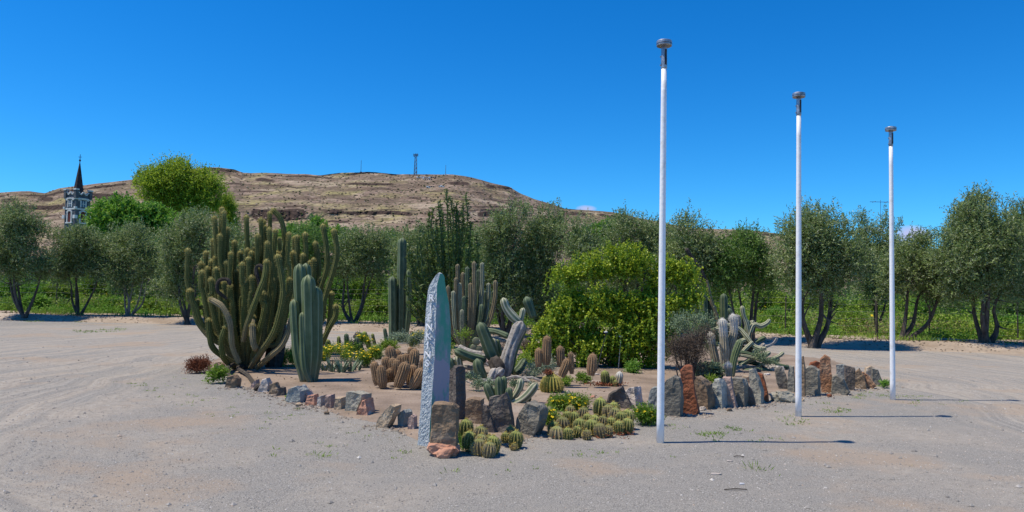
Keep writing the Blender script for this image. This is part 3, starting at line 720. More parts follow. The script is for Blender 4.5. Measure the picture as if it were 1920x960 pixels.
# small pale building on the far right rise
bs = surf(1690, 470); bp = Vector((bs[0], bs[1], bs[2] + 8))
bld = thing('pale_building', (bs[0], bs[1] - 20, bs[2] - 6), 'small pale flat roofed building far off between two olive trees', 'building')
A = Acc(); A.box((0, 0, 7), (44, 20, 14)); A.build('wall', bright_wall, bld)
A = Acc(); A.box((0, 0, 14.6), (47, 23, 1.2)); A.build('roof', mat('roof_sheet', (.30, .22, .17), (.36, .27, .21), scale=1), bld)
for dx in (-13, 0, 13):
    A = Acc(); A.box((dx, -10.1, 8), (6, .4, 4)); A.build('window', glass_mat, bld)
# television aerial on a pole behind the trees
ap = at(1651, 375, 55)
aer = thing('aerial_pole', (ap.x, 55, .3), 'thin aerial pole rising behind the olive trees', 'aerial')
A = Acc(); A.add(*tube(np.array([(0, 0, 0), (0, 0, ap.z - .3)]), np.array([.022, .016]), 6)); A.build('pole', mast_mat, aer)
A = Acc(); A.box((0, 0, ap.z - .45), (1.6, .03, .03)); A.box((-.5, 0, ap.z - .45), (.03, .5, .03)); A.box((.4, 0, ap.z - .45), (.03, .5, .03)); A.build('crossbar', mast_mat, aer)

# ================================================================== FENCE
def base_z(x, y): return .15 + 0 * x
FP = [(-34, 38.6), (-24, 38.6), (-14, 37.6), (-7, 35), (0, 33.6), (5, 32.8), (9.5, 31.4), (12, 29.8), (16.5, 29), (26, 28.2)]
fence = thing('wire_fence', (0, 33.6, .15), 'rusty post and wire fence running behind the row of olive trees', 'fence')
fx = [p[0] for p in FP]; fy = [p[1] for p in FP]
posts = [-31, -27.4, -23.6, -19.8, -16.1, -12.4, -8.9, -5.4, -1.9, 1.6, 5.1, 8.3, 11.2, at(1625, 600, 30.2).x, at(1732, 600, 29.4).x, 19.6, 22.6]
for k, x in enumerate(posts):
    y = float(np.interp(x, fx, fy)); thick = .055 if k % 3 == 1 or 14 < x < 15 else .03
    A = Acc(); P = np.array([(x, y - 33.6, -.15), (x + random.uniform(-.03, .03), y - 33.6, 1.62 + .1 * (thick > .05))]); A.add(*tube(P, np.array([thick, thick * .9]), 7)); A.build('post', post_mat, fence)
for z in (.25, .5, .78, 1.06, 1.34, 1.54):
    X_ = np.linspace(-34, 26, 120); P = np.stack([X_, np.interp(X_, fx, fy) - 33.6 - .03, z + .02 * np.sin(X_ * 1.8)], 1)
    A = Acc(); A.add(*tube(P, np.full(120, .0042), 4)); A.build('wire', wire_mat, fence)

# ================================================================== TREES
def stems_to(base, targets, r, m, parent, name='branch', first='trunk', fork=.3, ybend=.3):
    """multi-stemmed: every target is reached by its own bowed stem from the base"""
    o = []
    for k, (p, rr) in enumerate(targets):
        b = np.array(base) + np.array([random.uniform(-.12, .12), random.uniform(-.1, .1), -.08])
        d = np.array(p) - b
        m1 = b + d * .33 + np.array([d[0] * .10, d[1] * .1, -abs(d[2]) * .03]) + RS.normal(0, .06, 3); m2 = b + d * .68 + np.array([-d[0] * .03, 0, 0]) + RS.normal(0, .1, 3)
        P, q, Ln = smooth_path([b, m1, m2, np.array(p)], .25)
        R = rr * .82 * (1 - .72 * q / Ln) * (1 + .6 * np.exp(-q / .25))
        A = Acc(); A.add(*tube(P, R, 9)); 
        # twiggy side limbs
        for _ in range(4):
            i0 = random.randint(len(P) // 3, len(P) - 2); dd = norm(RS.normal(0, 1, 3) + np.array([0, 0, .8])) * random.uniform(.4, .9) * Ln * .3
            Q, q2, L2 = smooth_path([P[i0], P[i0] + dd * .5 + RS.normal(0, .05, 3), P[i0] + dd], .2); A.add(*tube(Q, R[i0] * .5 * (1 - .8 * q2 / L2), 6))
        A.build(first if k == 0 else name, m, parent)
def olive(bpx, bpy, label, crown, nst=4, dens=1.0, m=None, Y=None, leafL=.105, leafW=.032, group='olive trees along the fence', wisps=(), r=.10, seed=0, name='olive_tree', cat='tree', barkm=None, trunk_top=None, L=.45, k=10, lo=.16, hi=.34, nl=52, low=420):
    """crown: list of (px, py, half width px, half height px) blobs"""
    RS.seed(100 + seed); random.seed(50 + seed)
    g = ground(bpx, bpy, .20) if Y is None else Vector((at(bpx, bpy, Y).x, Y, .0)); Y = g.y; s = mpp(Y)
    z0 = float(verge_h(np.array([g.x]), np.array([Y]), np.array([max(.2, Y - edge_y(g.x))]))[0]) - .03 if Y < 38 else float(fieldz(g.x, Y))
    o = thing(name, (g.x, Y, z0), label, cat, group)
    org = np.array([g.x, Y, z0]); lumps = []; targets = []
    for cxp, cyp, hwp, hhp in crown:
        c = np.array(at(cxp, cyp, Y)) - org; R = np.array([hwp * s * 1.13, min(hwp, 1.3 * hhp) * s * .9, hhp * s * 1.06])
        c[1] += random.uniform(-.3, .3)
        n = max(6, int(nl * hwp * hhp / 3500)); lumps += lumps_in(c, R, n, lo, hi); targets.append((c, R))
    area = sum(c[2] * c[3] for c in crown) * s * s
    n = int(1150 * area * dens)
    V, Fq, D = shoot_cloud(lumps, n, L, k, leafL, leafW, upb=.7, spread=.65, squash=1.0, fill=.45)
    A = Acc(); A.add(V, Fq, D)
    if low:
        V, Fq, D = shoot_cloud([(p + np.array([0, 0, -.2]), s_) for p, s_ in lumps if p[2] < np.median([q[0][2] for q in lumps])], low, L, k, leafL, leafW, upb=-.5, squash=.9); A.add(V, Fq, D)
    W_ = []
    for px, py, ln in wisps:                       # upright shoots that break the outline
        c = np.array(at(px, py, Y)) - org; c[1] += random.uniform(-.3, .3)
        for _ in range(9):
            W_.append((c + RS.normal(0, .12, 3), norm(np.array([RS.normal(0, .16), RS.normal(0, .16), 1.])), ln * random.uniform(.6, 1.1)))
    if W_:
        P = np.array([w[0] - w[1] * w[2] for w in W_]); Dd = np.array([w[1] for w in W_]); V, Fq, D = sprigs(P, Dd, np.array([w[2] for w in W_]), 22, leafL, leafW, .7); A.add(V, Fq, D)
    A.build('crown', m or olive_leaf, o)
    tg = []
    big = sorted(targets, key=lambda t: -t[1][0] * t[1][2])
    for q in range(nst):
        c, R = big[q % len(big)]; u = (q + .5) / nst * 2 - 1
        tg.append((c + np.array([R[0] * .6 * u * (1 if len(big) == 1 else .6), R[1] * random.uniform(-.4, .4), -R[2] * .1]), r * random.uniform(.75, 1.1)))
    stems_to((0, 0, 0), tg, r, barkm or bark, o)
    return o
G = 'olive trees along the fence'
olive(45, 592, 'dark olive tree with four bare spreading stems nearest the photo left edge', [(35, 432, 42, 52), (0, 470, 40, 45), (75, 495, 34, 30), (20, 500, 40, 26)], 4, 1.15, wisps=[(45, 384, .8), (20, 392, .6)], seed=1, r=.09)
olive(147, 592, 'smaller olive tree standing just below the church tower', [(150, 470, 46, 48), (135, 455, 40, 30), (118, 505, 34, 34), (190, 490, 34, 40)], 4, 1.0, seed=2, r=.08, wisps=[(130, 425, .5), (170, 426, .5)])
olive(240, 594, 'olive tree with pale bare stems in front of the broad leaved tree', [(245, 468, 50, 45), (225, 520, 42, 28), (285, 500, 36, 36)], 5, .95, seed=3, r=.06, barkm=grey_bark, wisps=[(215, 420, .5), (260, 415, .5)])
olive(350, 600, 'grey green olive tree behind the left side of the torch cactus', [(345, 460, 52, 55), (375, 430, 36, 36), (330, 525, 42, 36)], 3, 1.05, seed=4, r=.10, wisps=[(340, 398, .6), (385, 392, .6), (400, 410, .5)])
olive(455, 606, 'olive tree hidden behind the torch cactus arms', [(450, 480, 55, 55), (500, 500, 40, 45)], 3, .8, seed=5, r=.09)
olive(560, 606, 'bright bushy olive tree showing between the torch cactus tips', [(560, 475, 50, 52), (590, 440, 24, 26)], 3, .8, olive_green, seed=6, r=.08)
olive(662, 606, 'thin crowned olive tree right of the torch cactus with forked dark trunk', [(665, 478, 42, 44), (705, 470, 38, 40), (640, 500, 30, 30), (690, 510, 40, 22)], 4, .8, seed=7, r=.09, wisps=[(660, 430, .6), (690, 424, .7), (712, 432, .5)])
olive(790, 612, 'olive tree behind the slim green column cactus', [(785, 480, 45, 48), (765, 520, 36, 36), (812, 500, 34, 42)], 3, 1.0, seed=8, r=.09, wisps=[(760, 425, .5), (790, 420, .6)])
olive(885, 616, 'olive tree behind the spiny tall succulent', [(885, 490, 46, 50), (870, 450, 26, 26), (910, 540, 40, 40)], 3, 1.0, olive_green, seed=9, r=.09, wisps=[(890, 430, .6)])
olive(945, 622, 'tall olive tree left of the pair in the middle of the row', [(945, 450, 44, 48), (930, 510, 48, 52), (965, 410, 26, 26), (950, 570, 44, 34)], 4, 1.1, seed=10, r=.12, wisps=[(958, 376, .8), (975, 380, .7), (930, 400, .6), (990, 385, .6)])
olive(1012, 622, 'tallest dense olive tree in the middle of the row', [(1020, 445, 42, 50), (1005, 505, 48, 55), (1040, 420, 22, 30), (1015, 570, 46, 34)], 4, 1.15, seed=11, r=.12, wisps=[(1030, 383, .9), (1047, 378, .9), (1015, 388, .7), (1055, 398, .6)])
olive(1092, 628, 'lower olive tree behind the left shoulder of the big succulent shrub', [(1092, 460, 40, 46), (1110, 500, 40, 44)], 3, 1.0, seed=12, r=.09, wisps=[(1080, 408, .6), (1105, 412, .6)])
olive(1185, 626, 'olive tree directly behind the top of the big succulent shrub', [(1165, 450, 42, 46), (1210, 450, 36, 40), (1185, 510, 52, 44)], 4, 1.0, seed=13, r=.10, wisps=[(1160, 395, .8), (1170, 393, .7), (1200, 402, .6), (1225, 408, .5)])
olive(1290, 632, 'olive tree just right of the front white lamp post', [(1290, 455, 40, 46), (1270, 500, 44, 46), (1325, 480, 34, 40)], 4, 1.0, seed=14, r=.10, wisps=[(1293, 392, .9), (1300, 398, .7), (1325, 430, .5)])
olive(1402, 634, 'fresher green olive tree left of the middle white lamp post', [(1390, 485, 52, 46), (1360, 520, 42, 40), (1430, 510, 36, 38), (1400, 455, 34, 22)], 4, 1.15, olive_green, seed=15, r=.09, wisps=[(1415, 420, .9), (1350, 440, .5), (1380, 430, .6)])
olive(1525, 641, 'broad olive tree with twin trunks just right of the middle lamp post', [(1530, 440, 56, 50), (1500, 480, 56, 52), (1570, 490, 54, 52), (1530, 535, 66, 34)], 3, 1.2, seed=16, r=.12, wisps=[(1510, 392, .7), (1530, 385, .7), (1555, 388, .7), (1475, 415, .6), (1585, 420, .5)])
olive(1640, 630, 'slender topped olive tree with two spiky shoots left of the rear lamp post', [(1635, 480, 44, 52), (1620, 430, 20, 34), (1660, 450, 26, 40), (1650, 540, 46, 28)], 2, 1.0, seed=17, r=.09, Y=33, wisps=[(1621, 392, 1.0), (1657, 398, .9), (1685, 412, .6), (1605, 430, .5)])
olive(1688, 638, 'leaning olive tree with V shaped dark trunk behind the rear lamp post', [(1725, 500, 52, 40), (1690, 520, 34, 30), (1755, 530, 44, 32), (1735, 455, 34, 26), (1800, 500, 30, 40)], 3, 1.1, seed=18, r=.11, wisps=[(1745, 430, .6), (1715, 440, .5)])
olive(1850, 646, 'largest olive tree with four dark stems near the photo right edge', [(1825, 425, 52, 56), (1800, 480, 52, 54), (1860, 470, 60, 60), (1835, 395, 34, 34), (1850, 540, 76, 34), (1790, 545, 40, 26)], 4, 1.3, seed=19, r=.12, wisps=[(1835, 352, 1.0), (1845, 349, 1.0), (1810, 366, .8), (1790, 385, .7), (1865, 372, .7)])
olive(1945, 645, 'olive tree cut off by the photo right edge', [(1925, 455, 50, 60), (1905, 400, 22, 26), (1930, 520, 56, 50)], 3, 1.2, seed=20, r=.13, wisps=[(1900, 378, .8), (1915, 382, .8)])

# trees behind the fence
def tree2(*a, **k):
    k.setdefault('low', 120)
    k.setdefault('group', None); k.setdefault('nst', 3)
    return olive(*a, **k)
tree2(330, 560, 'tall yellow green feathery tree rising above the olives', [(330, 350, 52, 40), (295, 355, 36, 34), (375, 360, 34, 40), (345, 385, 52, 30), (275, 335, 22, 14)], dens=.22, m=yellow_leaf, Y=78, leafL=.24, leafW=.10, seed=31, r=.24, L=1.3, k=10, name='feathery_tree', lo=.16, hi=.34, nl=70, wisps=[(262, 322, 1.2), (300, 312, 1.4), (330, 305, 1.5), (355, 307, 1.4), (385, 318, 1.4), (405, 345, 1.3), (250, 335, 1.0), (408, 375, 1.2)])
tree2(235, 560, 'fresh green broad leaved tree right of the church tower', [(235, 415, 56, 40), (200, 420, 36, 34), (185, 440, 34, 30), (280, 430, 46, 44), (230, 455, 70, 40), (300, 470, 50, 40)], dens=.3, m=bright_leaf, Y=62, leafL=.27, leafW=.16, seed=32, r=.2, L=.6, k=9, name='broadleaf_tree', nl=110)
tree2(425, 560, 'pale yellow willowy shrub beside the feathery tree', [(425, 395, 22, 30), (432, 430, 20, 30)], dens=.4, m=yellow_leaf, Y=84, leafL=.2, leafW=.06, seed=33, r=.1, L=.8, name='willowy_tree')
tree2(1135, 560, 'bright light green tree peeping between dark olives', [(1130, 445, 30, 32), (1100, 455, 30, 26), (1150, 430, 20, 20)], dens=.5, m=bright_leaf, Y=58, leafL=.2, leafW=.12, seed=34, r=.12, name='light_green_tree')
tree2(560, 560, 'bright green tree behind the torch cactus tips', [(590, 440, 40, 26), (540, 450, 40, 30), (640, 455, 36, 24)], dens=.5, m=bright_leaf, Y=60, leafL=.2, leafW=.1, seed=35, r=.12, name='light_green_tree')
tree2(760, 560, 'low grey green tree behind the middle olives', [(740, 470, 46, 36), (810, 465, 50, 40), (870, 470, 40, 34)], dens=.5, m=olive_green, Y=56, leafL=.16, leafW=.06, seed=36, r=.12, name='grey_green_tree')
tree2(1240, 560, 'dark bushy tree filling the gap behind the front lamp post', [(1240, 470, 50, 44), (1330, 490, 50, 40)], dens=.5, m=olive_leaf, Y=50, leafL=.15, leafW=.05, seed=37, r=.12, name='dark_bushy_tree')
tree2(1880, 590, 'dense green tree behind the right edge olives', [(1880, 540, 50, 34), (1780, 560, 40, 24)], dens=.4, m=olive_green, Y=44, leafL=.14, leafW=.05, seed=38, r=.1, name='dense_green_tree')

# bushes behind the fence
RS.seed(5); random.seed(5)
def bush(px, Y, pyt, wpx, m, label, name='bush', leafL=.13, leafW=.06, n=1500, group='green bushes beyond the fence', sq=1.0, L=.25, k=6, cat='bush', zb=None):
    g = at(px, 560, Y); zt = at(px, pyt, Y).z; s = mpp(Y); z0 = float(fieldz(g.x, Y)) if zb is None else zb
    o = thing(name, (g.x, Y, z0), label, cat, group); h = zt - z0; R = np.array([wpx * s, wpx * s * .7 * sq, h * .5])
    lm = lumps_in((0, 0, h * .48), R, 14, .35, .6)
    V, Fq, D = shoot_cloud(lm, n, L, k, leafL, leafW, upb=.5, fill=.3); A = Acc(); A.add(V, Fq, D); A.build('foliage', m, o)
    A = Acc()
    for p, _ in lm[:5]:
        Q, q, Ln = smooth_path([(0, 0, -.05), np.array(p) * .5 + RS.normal(0, .05, 3), p], .2); A.add(*tube(Q, .03 * (1 - .7 * q / Ln), 5))
    A.build('stem', bark, o); return o
BUSH = [(30, 43, 512, 42, bright_leaf, 'bright green bush seen between the stems of the leftmost olive'),
        (105, 44, 525, 40, weed_leaf, 'mid green bush left of the olive below the church'),
        (190, 45, 500, 44, weed_leaf, 'mid green bush between the second and third olives'),
        (270, 43, 508, 46, olive_green, 'darkest bush behind the pale stemmed olive'),
        (330, 44, 505, 40, weed_leaf, 'fresh green bush behind the left side of the torch cactus'),
        (620, 43, 505, 45, bright_leaf, 'bright green bush right behind the torch cactus'),
        (700, 43, 515, 45, weed_leaf, 'light green bush left of the slim column cactus'),
        (780, 42, 510, 44, bright_leaf, 'bright green bush behind the slim column cactus'),
        (905, 42, 520, 46, olive_green, 'green bush behind the woody clump of grey columns'),
        (985, 42, 515, 46, olive_green, 'green bush between the two tall middle olives'),
        (1330, 41, 530, 44, weed_leaf, 'light green bush behind the old man cactus group'),
        (1445, 40, 548, 46, weed_leaf, 'light green bush left of the middle lamp post'),
        (1580, 52, 552, 60, weed_leaf, 'pale green bush between the broad olive and the fence post'),
        (1700, 56, 553, 70, weed_leaf, 'wide pale green bush behind the V trunk olive'),
        (1770, 48, 548, 44, bright_leaf, 'bright green bush left of the four stemmed olive'),
        (1905, 37, 560, 46, olive_green, 'dark green bush at the photo right edge behind the fence'),
        (560, 43, 500, 50, weed_leaf, 'green bush behind the middle of the torch cactus'),
        (1090, 42, 520, 50, olive_green, 'green bush behind the big succulent shrub'),
        (1200, 42, 520, 50, olive_leaf, 'dark bush behind the front lamp post')]
for px, Y, pyt, wp_, m, lb in BUSH: bush(px, Y, pyt, wp_ * 1.35, m, lb, n=4200)

# weeds and long grass beyond the fence
def field_weeds(name, n, yr, m, h, wd, label, xr=None, clump=2.2, thr=.45):
    y = yr[0] + (yr[1] - yr[0]) * RS.rand(n * 3) ** 1.6; x = RS.uniform(-1, 1, n * 3) * y * .78
    y = y + np.interp(x, [p[0] for p in EDGE], [p[1] for p in EDGE]) - 30.6
    k = (.5 + fbm(x * .35, y * .35, 4, int(h * 100))) > thr; x, y = x[k][:n], y[k][:n]; n = len(x)
    z = fieldz(x, y) - .1; D = norm(RS.normal(0, .45, (n, 3)) + [0, 0, 1.]); hh = h * RS.uniform(.5, 1.3, n) * (.6 + 1.0 * (.5 + fbm(x * .5, y * .5, 3, 77)))
    V, Fq, Dd = sprigs(np.stack([x, y, z], 1), D, hh, 8, .14 * h + .05, wd, .9)
    return tag(link_mesh(name, V, Fq, m, data=Dd), label, kind='stuff')
field_weeds('green_weeds', 22000, (35.6, 62), weed_leaf, .7, .055, 'bright green weeds growing beyond the fence', thr=.40)
field_weeds('tall_grass', 9000, (36, 54), dry_leaf, .6, .03, 'pale straw grass mixed into the weeds', thr=.52)
field_weeds('low_weeds', 9000, (35.0, 39), bright_leaf, .35, .05, 'fresh low weeds at the foot of the fence', thr=.44)
n = 500; x = RS.uniform(-1, 1, n) * 26; y = np.interp(x, [p[0] for p in EDGE], [p[1] for p in EDGE]) + RS.uniform(5, 14, n)
k = fbm(x * .3, y * .3, 3, 61) > .08; x, y = x[k], y[k]
V, Fq, Dd = leaves(np.stack([x, y, fieldz(x, y) + RS.uniform(.3, .9, len(x))], 1), norm(RS.normal(0, 1, (len(x), 3))), .16, .12)
tag(link_mesh('wild_flowers', V, Fq, petal, data=Dd), 'yellow wild flowers among the weeds beyond the fence', kind='stuff')
# fallen leaves, sticks and shade litter under the trees
x = RS.uniform(-26, 22, 5000); y = edge_y(x) + np.abs(RS.normal(2.0, 1.2, 5000))
V, Fq, Dd = leaves(np.stack([x, y, verge_h(x, y, y - edge_y(x)) + .01], 1), norm(RS.normal(0, 1, (5000, 3)) * [1, 1, .12]), .10, .035)
tag(link_mesh('leaf_litter', V, Fq, mat('leaf_litter', (.06, .045, .03), (.17, .13, .085), scale=2), data=Dd), 'dry leaf litter under the olive trees', kind='stuff')
for name_, n_, mm, hh, lb_ in (('verge_grass', 260, weed_leaf, .22, 'green grass tufts on the verge under the olives'),):
    x = RS.uniform(-24, 21, n_); y = edge_y(x) + RS.uniform(1.6, 4.2, n_)
    P = np.repeat(np.stack([x, y, verge_h(x, y, y - edge_y(x))], 1), 22, 0) + RS.normal(0, .16, (n_ * 22, 3)) * [1, 1, 0]
    V, Fq, Dd = leaves(P, norm(RS.normal(0, .5, (len(P), 3)) + [0, 0, 1]), hh * RS.uniform(.4, 1.3, len(P)), .025)
    tag(link_mesh(name_, V, Fq, mm, data=Dd), lb_, kind='stuff')

# far-off wood behind the bushes
def far_band(name, x0, x1, tops, Yr, n, m, label):
    P = []; xx = RS.uniform(x0, x1, 60)
    lm = []
    for k in range(230):
        px = RS.uniform(x0, x1); Yk = RS.uniform(*Yr); top = np.interp(px, [t[0] for t in tops], [t[1] for t in tops]) + RS.uniform(-6, 16); zt = at(px, top, Yk).z; r = RS.uniform(.8, 1.8)
        for q in range(3):
            lm.append((np.array([at(px, 500, Yk).x + RS.normal(0, .8), Yk, max(.8, zt - r - q * 1.5)]), r))
    V, Fq, D = shoot_cloud(lm, n, .6, 7, .24, .12, upb=.5, fill=.35)
    tag(link_mesh(name, V, Fq, m, data=D), label, kind='stuff')
TOPS = [(-60, 505), (300, 492), (600, 478), (800, 472), (1000, 480), (1300, 488), (1450, 505), (1560, 520), (1700, 528), (2000, 520)]
far_band('far_wood', -60, 1980, TOPS, (58, 80), 17000, olive_green, 'mid green far wood seen between the trunks and bushes')
far_band('far_thicket', -60, 1980, [(a, b + 28) for a, b in TOPS], (50, 60), 9000, weed_leaf, 'lighter green far thicket in front of the wood')

RS.seed(15); random.seed(15)
for px, Y, pyt, wp_, m, lb in [(70, 38.5, 556, 26, bright_leaf, 'low bright bush at the foot of the leftmost olive'), (210, 39, 560, 30, bright_leaf, 'low bright bush between the second and third olives'), (300, 38.5, 562, 30, weed_leaf, 'low weedy bush left of the torch cactus foot'),
        (600, 37, 560, 30, bright_leaf, 'low bright bush beside the second torch cactus'), (700, 36, 556, 34, weed_leaf, 'low weedy bush right of the thin crowned olive'), (820, 36, 550, 34, bright_leaf, 'low bright bush behind the spiny tall succulent'), (930, 35, 560, 34, weed_leaf, 'low weedy bush behind the fallen cactus'),
        (1345, 34, 570, 34, weed_leaf, 'low weedy bush behind the woolly columns'), (1460, 33, 582, 30, bright_leaf, 'low bright bush left of the middle lamp post'), (1590, 33, 590, 34, weed_leaf, 'low weedy bush right of the broad olive trunk'), (1760, 32, 592, 36, weed_leaf, 'low weedy bush left of the four stemmed olive'), (1890, 31, 598, 34, bright_leaf, 'low bright bush at the photo right edge')]:
    bush(px, Y, pyt, wp_, m, lb, n=1500, group='low bushes along the fence')

# ================================================================== LAMP POSTS
RS.seed(900); random.seed(900)
def lamp_post(bx, by, tx, ty, label, dbl):
    g = ground(bx, by); H = at(tx, ty, g.y).z; g.z = float(gz(g.x, g.y)); H -= g.z; top = at(tx, ty, g.y)
    o = thing('lamp_post', g, label, 'lamp post', 'white lamp posts beside the cactus bed')
    lean = (top.x - g.x) * .35
    def pt(z): return (lean * z / H, 0, z)
    zb, zh = H - .320, H - .066
    n = 14; P = np.array([pt(z) for z in np.linspace(-.05, zb, n)])
    A = Acc(); A.add(*tube(P, np.linspace(.0425, .031, n), 20)); A.build('pole', white_paint, o, smooth=True)
    A = Acc(); P = np.array([pt(z) for z in (zb - .01, zb, zb + .04, zh - .03, zh)]); A.add(*tube(P, np.array([.033, .035, .035, .033, .030]), 16)); A.build('bracket', galv, o, smooth=True)
    A = Acc(); x, y, _ = pt(zb + .1); A.box((x + .012, -.033, zb + .12), (.022, .006, .18)); A.build('bracket_slot', dark_plastic, o)
    for k in (0, 1):
        A = Acc(); x, y, z = pt(zb + .03 + .10 * k); A.add(*tube(np.array([(x - .036, 0, z), (x - .046, 0, z)]), np.array([.009, .009]), 6)); A.build('bolt', galv, o)
    # round lamp head: rim, underside, domed cover
    x, y, _ = pt(H); A = Acc()
    P = np.array([(x, 0, zh - .002), (x, 0, zh), (x, 0, zh + .008), (x, 0, zh + .054), (x, 0, zh + .058)]); A.add(*tube(P, np.array([.080, .086, .088, .088, .085]), 32)); hd = A.build('lamp_head', galv, o, smooth=False)
    A = Acc(); P = np.array([(x, 0, zh + .0585), (x, 0, zh + .061), (x, 0, zh + .063)]); A.add(*tube(P, np.array([.080, .07, .03]), 24)); A.build('cover', lens, hd, smooth=True)
    A = Acc(); P = np.array([(x, 0, zh + .02), (x, 0, zh + .026)]); A.add(*tube(P, np.array([.0895, .0895]), 32)); A.build('rim_band', dark_plastic, hd)
    return o
lamp_post(1238, 830, 1246, 76, 'tallest nearest white lamp post in front of the succulent shrub', 0)
lamp_post(1497, 781, 1499, 174, 'middle one of the three white lamp posts beside the upright stones', 1)
lamp_post(1674, 750, 1669, 238, 'white lamp post farthest right past the end of the stone row', 2)

# ================================================================== STONES
def stone(poly, key, label, T=.16, yaw=20, group='rough upright stones round the cactus bed', Y=None, name='border_stone', cat='stone', lean=0, amp=.018, rnd=.90, sink=.05, seed=None, base=None, flat=False):
    """outline given as picture points; becomes a slab of thickness T turned by yaw, standing at its own foot on the ground"""
    seed = seed if seed is not None else int(sum(p[0] * 7 + p[1] * 3 for p in poly)); rs = random.Random(seed)
    bx = sum(p[0] for p in poly) / len(poly); by = base or max(p[1] for p in poly)
    g = ground(bx, by) if Y is None else Vector((at(bx, by, Y).x, Y, 0))
    W3 = [at(p[0], p[1], g.y) for p in poly]
    xs = [p.x - g.x for p in W3]; zs = [p.z for p in W3]
    ya = radians(yaw); wid = max(xs) - min(xs); cx = (max(xs) + min(xs)) / 2
    T = min(T, wid * .6 / max(.2, abs(sin(ya)))) if abs(yaw) > 8 else T
    k = max(.5, (wid * 1.13 - T * .85 * abs(sin(ya))) / wid) / cos(ya)
    P = [((x - cx) * k, max(z, 0) - (sink if z < .13 else 0)) for x, z in zip(xs, zs)]
    # orientation
    ar = sum(P[i][0] * P[(i + 1) % len(P)][1] - P[(i + 1) % len(P)][0] * P[i][1] for i in range(len(P)))
    if ar < 0: P.reverse()
    mx = sum(p[0] for p in P) / len(P); mz = sum(p[1] for p in P) / len(P)
    bm = bmesh.new(); rings = []
    for y, sc in ((-T / 2, rnd), (-T / 2 + T * .14, .97), (T / 2 - T * .2, .98), (T / 2, rnd - .04)):
        rings.append([bm.verts.new((mx + (p[0] - mx) * sc + rs.uniform(-.01, .01), y + rs.uniform(-.012, .012), (mz + (p[1] - mz) * sc) if p[1] > 0 else p[1])) for p in P])
    n = len(P)
    for a, b in zip(rings, rings[1:]):
        for i in range(n):
            bm.faces.new((a[i], b[i], b[(i + 1) % n], a[(i + 1) % n]))
    f1 = bm.faces.new(rings[0]); f2 = bm.faces.new(rings[-1][::-1])
    bmesh.ops.poke(bm, faces=[f1, f2])
    bmesh.ops.triangulate(bm, faces=bm.faces[:])
    for _ in range(2):
        lim = max(wid, max(zs)) * .16
        E = [e for e in bm.edges if e.calc_length() > lim]
        if E: bmesh.ops.subdivide_edges(bm, edges=E, cuts=1, use_grid_fill=False); bmesh.ops.triangulate(bm, faces=bm.faces[:])
    bmesh.ops.recalc_face_normals(bm, faces=bm.faces[:])
    bm.normal_update(); size = min(wid, max(zs) + .05); o3 = Vector((rs.random() * 50, rs.random() * 50, rs.random() * 50))
    mv = []
    for v in bm.verts:
        q = v.co / max(size, .12)
        d = mnoise.noise(q * 2.2 + o3) * .9 + mnoise.noise(q * 5 + o3) * .5 + (mnoise.cell(q * 2.6 + o3) - .5) * .5
        mv.append(v.normal * d * amp * min(1.0, size / .35))
    for v, d in zip(bm.verts, mv): v.co += d
    me = bpy.data.meshes.new(name); bm.to_mesh(me); bm.free(); me.materials.append(STONE[key])
    me.polygons.foreach_set('use_smooth', [False] * len(me.polygons))
    o = bpy.data.objects.new(name, me); COL.objects.link(o)
    o.location = (g.x + cx, g.y + T * .5 * cos(ya), float(gz(g.x, g.y))); o.rotation_euler = (0, lean, -ya)
    return tag(o, label, cat, group)
GR = 'rough upright stones round the cactus bed'
